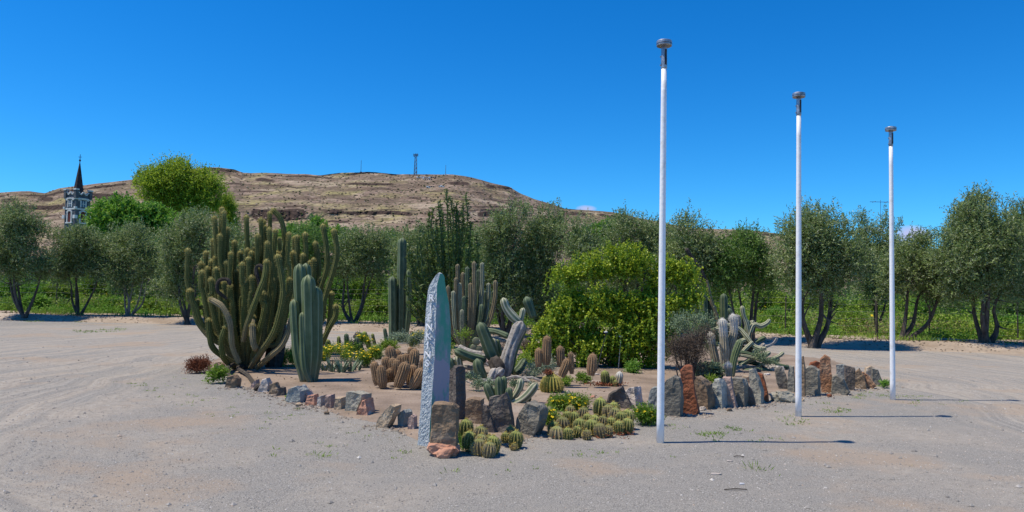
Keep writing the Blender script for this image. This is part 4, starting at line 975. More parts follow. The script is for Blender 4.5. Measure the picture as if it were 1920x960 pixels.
ST = [
 # left sweep
 ([(484, 726), (491, 711), (501, 708), (505, 716), (502, 735), (490, 734)], 'white', 'small white rock first in the left sweep beside the torch cactus', .16, 10),
 ([(504, 737), (506, 720), (517, 716), (524, 727), (514, 739)], 'brown', 'small brownish rock between the white rock and the dark one', .13, 5),
 ([(518, 736), (525, 725), (532, 726), (534, 741), (521, 743)], 'dark', 'little dark round rock before the blue grey boulder', .12, 0),
 ([(535, 745), (544, 728), (562, 723), (572, 732), (571, 748), (552, 755)], 'blue', 'rounded blue grey boulder in the left sweep', .28, 15),
 ([(562, 742), (574, 730), (587, 742), (578, 753), (566, 753)], 'pink', 'pinkish rock leaning on the blue grey boulder', .2, 10),
 ([(570, 757), (577, 743), (592, 740), (595, 755), (585, 761)], 'salmon', 'salmon coloured rock right of the blue grey boulder', .18, 12),
 ([(594, 759), (598, 744), (608, 742), (609, 761), (601, 763)], 'white', 'grey and white angular rock between salmon and pink brown ones', .16, 20),
 ([(608, 767), (611, 742), (623, 741), (627, 766)], 'pink', 'pink brown upright block in the left sweep', .16, 15),
 ([(626, 769), (628, 746), (643, 746), (646, 771)], 'tan', 'tan upright block just left of the big grey green slab', .16, 15),
 ([(646, 777), (654, 737), (668, 734), (694, 738), (692, 750), (671, 775)], 'green', 'big grey green slab with brown broken end in the left sweep', .22, 30),
 ([(668, 773), (682, 752), (690, 748), (698, 775), (682, 783)], 'salmon', 'pointed white and salmon rock at the foot of the grey green slab', .2, 20),
 ([(703, 799), (713, 780), (740, 757), (749, 760), (746, 776), (726, 804), (712, 804)], 'tan', 'long tan slab leaning up to the right near the monument', .14, 25),
 ([(746, 797), (747, 773), (763, 769), (772, 774), (768, 801), (753, 803)], 'blue', 'blue grey block left of the monument', .16, 35),
 ([(765, 808), (767, 782), (774, 778), (780, 782), (780, 809)], 'pink', 'narrow pinkish stone touching the monument on its left', .12, 15),
 ([(401, 696), (403, 682), (409, 679), (415, 684), (415, 698)], 'pink', 'pale rock between the brown plant and the torch cactus', .2, 10),
 ([(421, 722), (427, 705), (437, 702), (445, 710), (444, 726), (430, 727)], 'brown', 'shaded brown rock at the left foot of the torch cactus', .2, 5),
 ([(470, 722), (472, 713), (481, 711), (484, 719), (481, 727)], 'pink', 'small pink stone behind the white rock under the torch cactus', .12, 5),
 # by the monument
 ([(808, 837), (809, 766), (814, 758), (830, 755), (850, 757), (857, 765), (856, 838)], 'brown', 'squared brown block with pale top against the front of the monument', .17, 4),
 ([(840, 790), (842, 712), (850, 690), (858, 684), (869, 686), (873, 790)], 'dark', 'tall narrow dark slab standing just right of the monument', .16, 52),
 ([(872, 800), (873, 752), (888, 746), (905, 750), (907, 768), (906, 801)], 'brown', 'brown layered block behind the dark slab beside the monument', .2, 10),
 ([(904, 808), (907, 760), (914, 762), (920, 778), (932, 815), (912, 818)], 'dark', 'black narrow slab leaning on the wood grained slab', .1, 10),
 ([(916, 812), (919, 747), (935, 742), (950, 735), (957, 760), (967, 806), (955, 816), (930, 818)], 'dark', 'grey brown slab with wood like grain behind the small round cacti', .12, 10),
 ([(968, 806), (972, 786), (985, 768), (997, 756), (1020, 761), (1028, 768), (1026, 788), (1008, 817), (984, 820)], 'slate', 'large slanting grey rock between the two clumps of globe cactus', .26, 28),
 ([(1024, 763), (1026, 750), (1034, 741), (1045, 742), (1050, 750), (1048, 766)], 'brown', 'round dark brown boulder behind the yellow daisies', .24, 0),
 ([(1052, 752), (1056, 737), (1066, 733), (1080, 738), (1084, 752)], 'green', 'flat grey stone behind the yellow daisy cushion', .2, 10),
 ([(1136, 766), (1146, 740), (1168, 724), (1178, 742), (1189, 766), (1160, 770)], 'dark', 'triangular dark slab behind the right end of the globe cacti', .12, 18),
 ([(1176, 764), (1176, 734), (1190, 727), (1199, 725), (1204, 740), (1208, 764)], 'white', 'white and brown split rock right of the triangular slab', .22, 42),
 # right row
 ([(1214, 772), (1220, 745), (1227, 727), (1236, 724), (1247, 727), (1248, 776), (1228, 776)], 'blue', 'pale blue grey slab behind the foot of the tallest lamp post', .14, 35),
 ([(1246, 781), (1246, 722), (1254, 710), (1268, 703), (1280, 708), (1284, 724), (1283, 779)], 'slate', 'widest dark grey slab left of the red pillar stone', .2, 25),
 ([(1283, 777), (1280, 694), (1286, 684), (1294, 681), (1301, 685), (1303, 705), (1307, 737), (1313, 768), (1306, 773)], 'red', 'tall rust red pillar stone in the right row', .15, 22),
 ([(1315, 765), (1307, 735), (1304, 716), (1312, 706), (1326, 712), (1336, 722), (1342, 745), (1341, 767)], 'brown', 'rounded brown stone next right of the red pillar', .24, 38),
 ([(1341, 763), (1338, 720), (1346, 710), (1358, 709), (1365, 723), (1367, 762), (1349, 765)], 'blue', 'arched stone half blue grey half brown in the right row', .2, 42),
 ([(1364, 764), (1358, 706), (1373, 706), (1378, 735), (1385, 763)], 'pink', 'pinkish slab between the arched stone and the wide grey slab', .12, 30),
 ([(1384, 762), (1370, 714), (1382, 706), (1400, 708), (1406, 722), (1405, 761)], 'slate', 'wide weathered grey slab in the middle of the right row', .2, 38),
 ([(1391, 712), (1395, 705), (1405, 705), (1410, 713), (1406, 722)], 'tan', 'small yellowish stone wedged behind the wide weathered slab', .1, 20),
 ([(1402, 761), (1405, 722), (1411, 728), (1418, 748), (1419, 762)], 'dark', 'low dark pointed stone in the right row', .1, 20),
 ([(1415, 755), (1408, 706), (1408, 692), (1416, 690), (1426, 712), (1433, 735), (1434, 756)], 'green', 'tall thin wedge shaped grey stone with lit edge', .14, 42),
 ([(1432, 753), (1426, 718), (1422, 698), (1432, 700), (1441, 727), (1446, 751)], 'red', 'leaning reddish stone right of the thin grey wedge', .14, 25),
 ([(1464, 733), (1459, 712), (1456, 692), (1468, 685), (1477, 708), (1485, 732)], 'slate', 'leaning grey slab left of the middle lamp post', .12, 15),
 ([(1478, 738), (1480, 700), (1483, 685), (1490, 686), (1493, 738)], 'green', 'pale upright stone right behind the middle lamp post', .1, 25),
 ([(1502, 744), (1502, 672), (1508, 667), (1512, 690), (1513, 741)], 'brown', 'narrow brown upright stone just right of the middle lamp post', .1, 25),
 ([(1513, 742), (1513, 692), (1522, 686), (1532, 687), (1542, 694), (1543, 740)], 'slate', 'broad grey stone with pale top before the orange pillar', .22, 35),
 ([(1517, 690), (1522, 681), (1532, 677), (1541, 680), (1541, 694)], 'red', 'reddish arched stone peeping over the broad grey stone', .12, 10),
 ([(1544, 737), (1540, 700), (1541, 674), (1550, 665), (1559, 671), (1562, 705), (1566, 737)], 'orange', 'tall orange brown pillar stone in the far right row', .14, 22),
 ([(1564, 739), (1565, 706), (1574, 704), (1584, 712), (1596, 731), (1588, 741)], 'slate', 'low dark slab with pale edge at the foot of the orange pillar', .16, 30),
 ([(1570, 704), (1571, 685), (1580, 682), (1589, 685), (1590, 722), (1584, 722)], 'blue', 'blue slab right behind the low dark slab', .12, 25),
 ([(1589, 732), (1586, 684), (1596, 686), (1605, 689), (1605, 731)], 'dark', 'dark brown upright stone near the end of the right row', .14, 15),
 ([(1603, 724), (1606, 698), (1616, 691), (1628, 706), (1632, 727), (1614, 729)], 'brown', 'stubby brown rock near the end of the right row', .22, 30),
 ([(1618, 727), (1614, 700), (1622, 697), (1634, 706), (1645, 719), (1636, 729)], 'orange', 'orange brown rock sloping down to the right', .16, 25),
 ([(1638, 722), (1638, 690), (1647, 692), (1658, 712), (1655, 724)], 'slate', 'last dark grey pointed slab ending the right row', .14, 15),
 ([(1622, 708), (1626, 690), (1634, 686), (1641, 690), (1641, 712)], 'tan', 'pale stone showing behind the last rocks of the row', .12, 10),
]
for p, key, lb, T, yaw in ST: stone(p, key, lb, T, yaw, base=856 if 'squared brown' in lb else None)
def boulder(px, py, wpx, hpx, key, label, dep=1.0, name='rock', cat='rock', group=None, rz=0, seed=0, amp=.12, zoff=0, tilt=0):
    rs = random.Random(seed or int(px * 3 + py)); g = ground(px, py); s = mpp(g.y)
    bm = bmesh.new(); bmesh.ops.create_icosphere(bm, subdivisions=3, radius=1)
    w, h, d = wpx * s / 2, hpx * s, wpx * s / 2 * dep; o3 = Vector((rs.random() * 40, rs.random() * 40, 3))
    for v in bm.verts:
        c = v.co.copy(); k = 1 + .42 * mnoise.noise(c * 1.3 + o3) + .16 * (mnoise.cell(c * 2.0 + o3) - .5) + amp * mnoise.noise(c * 4 + o3)
        for ax in range(3):
            c[ax] = math.copysign(abs(c[ax]) ** .72, c[ax])
        v.co = Vector((c.x * w * k, c.y * d * k, h * .42 + c.z * h * .56 * k))
    me = bpy.data.meshes.new(name); bm.to_mesh(me); bm.free(); me.materials.append(STONE[key])
    o = bpy.data.objects.new(name, me); COL.objects.link(o); o.location = (g.x, g.y + d * .6, float(gz(g.x, g.y)) + zoff); o.rotation_euler = (tilt, 0, rz)
    return tag(o, label, cat, group)
boulder(832, 858, 54, 27, 'salmon', 'flat orange topped rock lying at the foot of the brown block', .75, seed=4)
boulder(1470, 753, 46, 19, 'green', 'flat pale grey slab lying left of the middle lamp post', .7, seed=5)
boulder(1452, 697, 40, 14, 'white', 'long pale rock lying under the sprawling cactus arms', .5, seed=6)
boulder(875, 661, 27, 26, 'salmon', 'reddish rock behind the fallen cactus', .8, seed=7)
boulder(672, 640, 20, 17, 'dark', 'dark hollow boulder behind the small green columns', .8, seed=8)
boulder(850, 695, 22, 14, 'tan', 'tan rock beneath the flat lying cactus arm', .8, seed=9)
boulder(1120, 706, 16, 5, 'white', 'flat white stone at the foot of the garden lights', .6, seed=10)
boulder(970, 690, 26, 16, 'white', 'white rock behind the broad leaning cactus arm', .7, seed=12)
boulder(905, 686, 24, 12, 'pink', 'pink grey rock under the crossed cactus arms', .7, seed=13)
boulder(1112, 750, 12, 8, 'salmon', 'small salmon stone among the globe cacti', .7, seed=14)
boulder(745, 722, 9, 5, 'dark', 'pebble sized dark stone before the brown hedgehog cactus', .7, seed=15)

# ---- the inscribed monument: a leaning-cornered pillar, one rough pale face, one smooth green face
RS.seed(77); random.seed(77)
g = ground(804, 838); s = mpp(g.y); Hm = at(815, 512, g.y).z
mono = thing('stone_monument', (g.x, g.y, 0), 'tall tapering blue green stone pillar carved with white letters down one side', 'monument')
def lev(py, xl, xm, xr): return (at(xl, py, g.y).z, (xl - 804) * s, (xm - 804) * s, (xr - 804) * s)
LV = [lev(840, 781, 804, 838), (lev(800, 783.5, 805, 838.5)), lev(700, 788, 809.5, 839), lev(646, 788.6, 810.5, 840), lev(604, 790, 811, 838.5), lev(570, 791.5, 811.5, 835), lev(545, 794, 812, 829.5), lev(535, 797, 812, 827.5), lev(527, 801, 813, 826), lev(519, 806, 815, 825), lev(515, 809, 815.5, 823.5), lev(512.5, 812, 816, 821)]
zz = [l[0] for l in LV]; LV[0] = (-.06,) + LV[0][1:]; zz[0] = -.06
def face_mesh(kind):
    nz, nu = (120, 16) if kind == 'left' else (90, 14)
    Z_ = np.linspace(zz[0], zz[-1], nz); V = []
    xl = np.interp(Z_, zz, [l[1] for l in LV]); xm = np.interp(Z_, zz, [l[2] for l in LV]); xr = np.interp(Z_, zz, [l[3] for l in LV])
    dl = (xm - xl) * .55; dr = (xr - xm) * .16                # how far each outer edge lies behind the near edge
    back = np.interp(Z_, zz, [.20] * 5 + [.18, .16, .14, .12, .10, .08, .05])
    if kind == 'left': E0, E1 = (xl, dl), (xm, 0 * dl)
    elif kind == 'right': E0, E1 = (xm, 0 * dr), (xr, dr)
    elif kind == 'back': E0, E1 = (xr - .02, dr + back), (xl + .05, dl + back)
    elif kind == 'sr': E0, E1 = (xr, dr), (xr - .02, dr + back)
    else: E0, E1 = (xl + .05, dl + back), (xl, dl)
    u = np.linspace(0, 1, nu)[None]
    X_ = E0[0][:, None] * (1 - u) + E1[0][:, None] * u; Y_ = E0[1][:, None] * (1 - u) + (E1[1][:, None] if np.ndim(E1[1]) else E1[1]) * u
    Zm = np.tile(Z_[:, None], (1, nu)); fade = np.minimum(u, 1 - u) * 6; fade = np.clip(fade, 0, 1)
    if kind == 'left':
        d = (.012 * fbm(Zm * 45, u * 9 + Zm * 0, 3, 5) + .010 * (fbm(Zm * 90, u * 18 + Zm * 0, 2, 6))) * fade * 1.0
        nx_, ny_ = -.48, -.87
    else:
        d = .006 * fbm(Zm * 6, u * 2 + Zm * 0, 3, 7) * fade; nx_, ny_ = .15, -.98
        if kind in ('back', 'sr', 'sl'): nx_, ny_ = 0, 0
    edge = .006 * fbm(Zm * 14, Zm * 0, 3, 9)
    X_ = X_ + nx_ * d + edge; Y_ = Y_ + ny_ * d
    V = np.stack([X_, Y_, Zm], -1).reshape(-1, 3); i, j = np.meshgrid(np.arange(nu - 1), np.arange(nz - 1)); a = (j * nu + i).ravel()
    return V, np.stack([a, a + 1, a + 1 + nu, a + nu], 1)
mono_rough = mat('monument_rough_face', (.37, .42, .44), (.47, .51, .54), scale=26, rough=.9, bump=1, bscale=70, bdist=.012, c3=(.43, .47, .49), contrast=(.3, .62))
mono_green = mat('monument_smooth_face', (.07, .28, .20), (.31, .28, .33), scale=2.6, rough=.75, bump=.3, bscale=22, bdist=.01, c3=(.22, .28, .29), contrast=(.43, .56), stretch=(1.8, 1, .8), detail=4)
for kd, nm, mm in (('left', 'rough_face', mono_rough), ('right', 'smooth_face', mono_green)):
    V, Fq = face_mesh(kd); link_mesh(nm, V, Fq, mm, mono, smooth=False)
A = Acc()
for kd in ('sr', 'back', 'sl'): A.add(*face_mesh(kd))
A.build('rear_face', mono_green, mono)
# top cap
A = Acc(); tz = zz[-1]; A.add(np.array([(LV[-1][1], (LV[-1][2] - LV[-1][1]) * .55, tz), (LV[-1][2], 0, tz), (LV[-1][3], .006, tz), (LV[-1][3] - .02, .03, tz), (LV[-1][1] + .05, .03, tz), (LV[-1][2], .015, tz + .012)]), np.array([(0, 1, 5), (1, 2, 5), (2, 3, 5), (3, 4, 5), (4, 0, 5)])); A.build('tip', mono_rough, mono)
# the carved letters, one above the other, painted white; the lower text is worn to scratches
letter_mat = mat('letter_paint', (.72, .72, .74), (.90, .89, .90), scale=22, rough=.8)
def text_mesh(ch, size):
    c = bpy.data.curves.new('letter', 'FONT'); c.body = ch; c.size = size; c.extrude = .0035; c.align_x = 'CENTER'; c.align_y = 'CENTER'; c.offset = .0008; c.resolution_u = 3
    o = bpy.data.objects.new('letter', c); COL.objects.link(o); dg = bpy.context.evaluated_depsgraph_get(); dg.update()
    me = bpy.data.meshes.new_from_object(o.evaluated_get(dg)); COL.objects.unlink(o); bpy.data.objects.remove(o); return me
for ch, px, py in (('R', 803, 559), ('J', 802, 580), ('E', 800.5, 597), ('N', 800, 614), ('K', 799.5, 631), ('I', 798.5, 648), ('N', 798.5, 666), ('S', 798, 682)):
    me = text_mesh(ch, .105); me.materials.clear(); me.materials.append(letter_mat); z = at(px, py, g.y).z
    o = bpy.data.objects.new('letter', me); COL.objects.link(o); o.parent = mono
    xl = np.interp(z, zz, [l[1] for l in LV]); xm = np.interp(z, zz, [l[2] for l in LV]); x = (px - 804) * s; fr = (xm - x) / (xm - xl)
    a = math.atan2(.55, 1.0); o.rotation_euler = (pi / 2, 0, -a); o.scale = (1.15, 1.0, 1)
    o.location = (x - .5 * .019, fr * (xm - xl) * .55 - .86 * .019, z)

# ================================================================== CACTI
NEXTLABEL = None
def clump(name, px, py, label, cat='cactus', group=None, Y=None):
    g = ground(px, py) if Y is None else Vector((at(px, py, Y).x, Y, 0)); g.z = float(gz(g.x, g.y)) + .02
    return thing(name, g, label, cat, group), g
def arm(parent, g, pts, rpx, m, ribs=9, per=2, depth=.14, name='stem', sp=None, **k):
    """pts: picture points with a depth offset in metres (px, py, dY)"""
    W_ = [np.array(at(p[0], p[1], g.y + p[2])) - np.array(g) for p in pts]; r = rpx * mpp(g.y)
    V, Fs, D, S, C, tt = cactus_arm(W_, r, ribs, per, depth, **k)
    link_mesh(name, V, Fs, m, parent, D, smooth=False if per == 2 else True)
    if sp is not None: sp.append((S, C, tt, r))
def add_spines(parent, lst, m, k=2, length=.03, width=.003, rnd=.7, tmin=0, up=.2, tipmore=None, name='spines', keep_p=1.0):
    if not lst: return
    A = Acc()
    for S, C, tt, r in lst:
        q = (tt >= tmin) & (RS.rand(len(tt)) < keep_p)
        if q.any(): A.add(*spines(S[q], C[q], k, length, width, rnd, up))
        if tipmore:
            q = tt > 1 - tipmore[0]
            if q.any(): A.add(*spines(S[q], C[q], tipmore[1], length * 1.1, width, rnd, .8))
    tag(A.build(name, m, parent), kind='stuff')

# ---- the great torch cactus
RS.seed(31); random.seed(31)
o, g = clump('torch_cactus', 462, 694, 'huge many armed golden tipped column cactus at the left end of the bed')
sp = []; S0 = (462, 690)
tips = [(352, 465, .1), (356, 541, -.3), (377, 490, .5), (379, 506, -.3), (389, 499, .3), (395, 520, -.4), (397, 486, .4), (405, 479, .2), (405, 500, -.1), (404, 424, .5), (400, 447, .6), (402, 405, .2), (412, 438, .1), (420, 394, .3), (416, 388, .6), (427, 426, .4), (424, 488, .1), (433, 472, -.1), (432, 532, -.5), (420, 525, -.2), (454, 491, -.4), (462, 403, .5), (464, 465, .3), (465, 481, 0), (472, 470, .2), (476, 461, .5), (483, 438, .2), (489, 408, .5), (495, 412, .7), (498, 422, .6), (471, 516, -.5), (501, 452, -.1), (505, 426, .1), (506, 396, .6), (517, 429, .3), (542, 435, .3), (543, 520, 0), (531, 470, .4), (549, 470, .6), (519, 470, .5), (444, 505, .6), (486, 500, .4), (510, 520, .2), (386, 470, .7), (440, 450, .8), (524, 445, .7), (493, 545, -.6), (414, 545, -.6), (475, 590, -.3), (535, 545, .3), (450, 470, .75), (455, 530, .1), (372, 560, .2)]
for tx, ty, d in tips:
    dx = tx - S0[0]; lo = 676 - abs(dx) * .22; hfr = (ty + 640) / 2
    pts = [(S0[0] + dx * .12, 694, d * .15), (S0[0] + dx * .42, lo - 6, d * .6), (S0[0] + dx * .76, 632 - abs(dx) * .12 + random.uniform(-12, 12), d * .95), (S0[0] + dx * .95 + random.uniform(-7, 7), (ty + 600) / 2, d), (tx + random.uniform(-4, 4), ty + (620 - ty) * .28, d), (tx, ty, d)]
    arm(o, g, pts, random.uniform(4.0, 4.7), golden_cactus, 10, 2, .13, sp=sp, base=.8)
for pts in ([(448, 680, -.7), (436, 650, -.8), (431, 605, -.85), (418, 577, -.85), (404, 566, -.8), (391, 560, -.75)], [(456, 640, -.8), (464, 608, -.85), (482, 557, -.85), (496, 520, -.8), (500, 486, -.75)],
            [(470, 688, -.6), (490, 658, -.9), (512, 625, -.95), (526, 578, -.9), (530, 536, -.85), (520, 476, -.8)], [(482, 690, -.4), (506, 668, -.8), (530, 645, -.8), (545, 605, -.7), (552, 560, -.6)],
            [(500, 560, .3), (532, 480, .4), (533, 440, .4), (526, 410, .4), (509, 391, .4)], [(400, 640, -.3), (372, 605, -.3), (360, 560, -.3), (356, 541, -.3)],
            [(455, 690, -.3), (420, 670, -.5), (398, 650, -.6), (392, 620, -.6), (391, 596, -.6)], [(440, 690, -.3), (420, 672, -.7), (415, 640, -.8), (424, 610, -.8)],
            [(474, 600, -.5), (473, 635, -.8), (480, 655, -.9), (475, 640, -.95), (473, 605, -.9)]):
    arm(o, g, pts, 5.0, golden_corky if pts[-1][1] in (560, 605) else golden_cactus, 10, 2, .13, sp=sp, base=.85)
for pts in ([(455, 685, -.3), (446, 690, -.7), (464, 703, -1.4), (474, 716, -2.2), (484, 724, -2.7), (478, 730, -3.0)], [(440, 680, -.3), (428, 690, -.9), (430, 706, -1.5), (440, 712, -1.9)], [(470, 560, -.2), (486, 540, -.4), (480, 505, -.4), (488, 498, -.4), (494, 510, -.4)], [(425, 560, -.6), (408, 545, -.7), (410, 527, -.7), (426, 524, -.7), (432, 535, -.7)]):  # lower end of the first dark stem stands in for an arm's cast shadow
    arm(o, g, pts, 3.4, dead_cactus, 8, 2, .2, name='dead_stem_and_shadow')
arm(o, g, [(462, 700, 0), (464, 680, .05), (462, 655, .1)], 26, dead_cactus, 10, 2, .15, name='trunk')
arm(o, g, [(512, 700, .4), (514, 670, .45), (520, 640, .5), (522, 600, .5)], 17, dead_cactus, 10, 2, .15, name='trunk')
add_spines(o, sp, spine_gold, 1, .032, .0045, .8, .0, keep_p=.8, tipmore=(.06, 3))

o, g = clump('torch_cactus', 565, 668, 'second golden tipped column cactus behind the smooth blue green columns')
sp = []
for pts in ([(570, 668, 0), (590, 600, 0), (600, 545, 0), (612, 505, 0), (613, 470, 0), (605, 419, 0)], [(572, 668, -.2), (600, 610, -.2), (609, 560, -.2), (626, 505, -.2), (632, 468, -.2), (625, 428, -.2)],
            [(575, 672, -.3), (603, 640, -.3), (620, 610, -.3), (630, 590, -.3), (629, 570, -.3)], [(580, 668, .2), (606, 640, .2), (618, 600, .2), (622, 546, .2)], [(568, 668, 0), (590, 640, .1), (600, 580, .1), (602, 520, .1)],
            [(560, 668, .2), (572, 600, .3), (574, 500, .3), (572, 435, .3)], [(556, 668, .2), (558, 600, .3), (558, 500, .3), (557, 440, .3)], [(550, 668, .3), (551, 560, .4), (552, 442, .4)], [(566, 668, 0), (578, 600, 0), (587, 520, 0), (588, 483, 0)],
            [(566, 668, .1), (574, 600, .2), (580, 540, .2), (581, 488, .2)], [(566, 668, .3), (585, 600, .4), (597, 520, .4), (596, 480, .4), (590, 452, .4)], [(560, 668, .1), (566, 580, .2), (568, 474, .2)]):
    arm(o, g, pts, 4.8, golden_cactus, 10, 2, .13, sp=sp)
add_spines(o, sp, spine_gold, 1, .034, .0055, .7, keep_p=.7, tipmore=(.09, 3))

# ---- smooth blue green columns
o, g = clump('blue_column_cactus', 590, 718, 'smooth blue green ribbed column cactus with five upright stems')
for pts, r in (([(581, 714, .06), (571, 660, .1), (567, 580, .1), (565, 494, .1)], 12.5), ([(582, 718, -.05), (585, 660, -.05), (584, 580, -.05), (583, 515, -.05)], 14.5), ([(592, 718, -.02), (598, 660, -.0), (599, 590, .02), (598, 536, .05)], 14),
               ([(574, 716, -.1), (561, 660, -.08), (556, 600, -.06), (554, 561, -.05)], 10), ([(588, 710, .2), (585, 640, .25), (581, 560, .25), (578, 493, .25)], 11), ([(588, 719, -.14), (576, 690, -.16), (572, 630, -.12), (571, 585, -.1)], 8)):
    arm(o, g, [(576 + (p[0] - 581) * .92, p[1], p[2]) for p in pts], r * .9, blue_cactus, 6, 4, .34, base=.72, wob=.03, step=.05, tipk=1.5)

# ---- slim green columns behind
o, g = clump('slim_column_cactus', 750, 640, 'slim dark green column cactus behind the silver bush', Y=23)
for pts, r in (([(737, 642, 0), (737, 580, 0), (736, 518, 0)], 8.5), ([(752, 642, .1), (753, 560, .1), (754, 446, .1)], 8.5), ([(760, 642, 0), (766, 580, 0), (767, 505, 0)], 5.5), ([(746, 642, .2), (748, 580, .2), (748, 540, .2)], 6)):
    arm(o, g, pts, r, blue_cactus if r < 6 else dark_cactus, 6, 4, .26, base=.85, step=.08)

# ---- tall spiny leafy succulent (dark, thin upright stems with stubby leaves)
RS.seed(41); random.seed(41)
o, g = clump('spiny_tall_succulent', 850, 650, 'tall dark spiky succulent rising highest behind the monument', Y=21.5)
et = [(812, 392), (808, 420), (822, 384), (830, 400), (837, 357), (845, 372), (852, 392), (858, 400), (873, 366), (866, 395), (882, 420), (878, 438), (892, 440), (800, 446), (790, 470), (780, 500), (771, 480), (820, 425), (840, 415), (862, 430), (850, 440), (832, 455), (810, 470), (874, 465), (896, 470), (825, 380), (805, 400), (818, 410), (868, 380), (856, 380), (843, 395), (786, 445), (902, 500), (762, 520), (795, 520), (815, 500)]
LP, LD = [], []
et += [(random.uniform(765, 900), random.uniform(440, 585)) for _ in range(46)]
for k, (tx, ty) in enumerate(et):
    d = random.uniform(-.5, .5); dx = tx - 850
    pts = [(852 + dx * .05, 646, d * .1), (850 + dx * .3, 640 - (640 - ty) * .25, d * .5), (850 + dx * (.85 if k % 2 else .65), 640 - (640 - ty) * .58, d), (tx + random.uniform(-5, 5), 640 - (640 - ty) * .82, d), (tx, ty, d)]
    W_ = [np.array(at(p[0], p[1], g.y + p[2])) - np.array(g) for p in pts]
    P, q, Ln = smooth_path(W_, .09); R = .027 * (1 - .4 * q / Ln); A = Acc(); A.add(*tube(P, R, 6)); A.build('stem', euph_skin, o)
    for _ in range(int(Ln * 60)):
        i = int(len(P) * (.30 + .7 * random.random() ** .8)); i = min(i, len(P) - 1); LP.append(P[i] + RS.normal(0, .015, 3)); LD.append(norm(RS.normal(0, 1, 3) * [1, 1, .35] + [0, 0, .75]))
LP = np.array(LP); LD = np.array(LD); V, Fq, Dd = leaves(LP, LD, .13 * RS.uniform(.6, 1.2, len(LP)), .035)
tag(link_mesh('leaf', V, Fq, mat('spiny_leaf', (.06, .11, .025), (.14, .21, .05), scale=2, rough=.5, trans=.15, data=((0, (.30, .33, .08), .93, .96),)), o, Dd), kind='stuff')

# ---- clump of slim grey columns right of it
o, g = clump('grey_column_cactus', 878, 655, 'clump of slim grey green upright columns right behind the monument', Y=19.5)
sp = []
for k, (tx, ty) in enumerate([(889, 490), (904, 492), (897, 505), (929, 525), (916, 530), (909, 545), (890, 540), (885, 560), (876, 500), (868, 510), (862, 530), (870, 555), (855, 520), (850, 545), (845, 560), (882, 530), (895, 565), (903, 570), (840, 535), (866, 580), (925, 545), (858, 495)]):
    d = random.uniform(-.35, .35); dx = tx - 876
    pts = [(872 + dx * .15, 655, d * .2), (874 + dx * .75, 628 - abs(dx) * .3, d * .7), (876 + dx * .97, (ty + 600) / 2, d), (tx, ty, d)]
    arm(o, g, pts, 4.0, golden_corky if k % 3 == 0 else pale_cactus if k % 3 == 1 else dark_cactus, 8, 2, .2, sp=sp)
add_spines(o, sp, spine_white, 1, .03, .005, .7, keep_p=.3)

# ---- broad ribbed cactus, leaning and fallen, in the middle of the bed
o, g = clump('fallen_ribbed_cactus', 925, 712, 'broad ribbed cactus with leaning scarred arms in the middle of the bed')
PAL, DK, SC_ = pale_cactus, dark_cactus, scar_cactus
for pts, r, m in (([(932, 684, .1), (921, 660, .1), (909, 630, .1), (899, 604, .1)], 12, DK), ([(946, 706, 0), (952, 670, 0), (962, 640, .1), (979, 602, .15)], 12.5, SC_), ([(952, 700, .1), (958, 668, .12), (968, 640, .2), (980, 606, .25)], 11, DK),
                  ([(974, 604, .2), (962, 594, .2), (950, 578, .2), (943, 558, .2)], 8.5, PAL), ([(976, 604, .3), (979, 590, .3), (982, 577, .3)], 5.5, PAL), ([(1000, 596, .9), (995, 580, .9), (986, 556, .9)], 9, DK),
                  ([(925, 674, -.1), (935, 690, -.2), (944, 700, -.2)], 13, dead_cactus), ([(922, 706, -.3), (934, 700, -.3), (944, 690, -.25)], 11, SC_), ([(918, 716, -.35), (924, 704, -.35), (930, 690, -.3)], 9, SC_),
                  ([(908, 676, .1), (890, 672, .0), (868, 664, -.1), (852, 656, -.1)], 9, DK), ([(912, 668, .3), (890, 668, .2), (870, 672, .1), (846, 676, 0)], 5, SC_), ([(908, 712, -.3), (899, 694, -.3), (894, 672, -.3)], 9.5, DK),
                  ([(852, 694, -.1), (846, 684, -.1), (842, 670, -.1)], 8, DK), ([(866, 700, 0), (862, 688, 0), (858, 666, 0)], 7, PAL), ([(930, 668, .5), (927, 650, .5), (925, 634, .5)], 6, PAL), ([(937, 668, .55), (935, 650, .55), (932, 636, .55)], 5, blue_cactus),
                  ([(965, 700, .3), (975, 690, .4), (985, 672, .5)], 9, DK), ([(905, 620, 1.2), (930, 622, 1.1), (955, 632, 1.0)], 6, DK), ([(900, 640, 1.3), (925, 636, 1.2), (950, 640, 1.1)], 5, SC_), ([(862, 650, 1.), (880, 660, .8), (905, 664, .6)], 6, SC_),
                  ([(868, 686, .2), (885, 690, .2), (905, 696, .1)], 6, SC_), ([(880, 700, 0), (895, 708, 0), (915, 712, -.1)], 6, SC_), ([(836, 672, .3), (850, 680, .2), (868, 682, .2)], 5, PAL)):
    arm(o, g, pts, r, m, 6, 4, .30, name='arm', base=.85, step=.05, wob=.08)
o, g = clump('young_ribbed_cactus', 945, 758, 'low spreading ribbed cactus arms behind the wood grained slab')
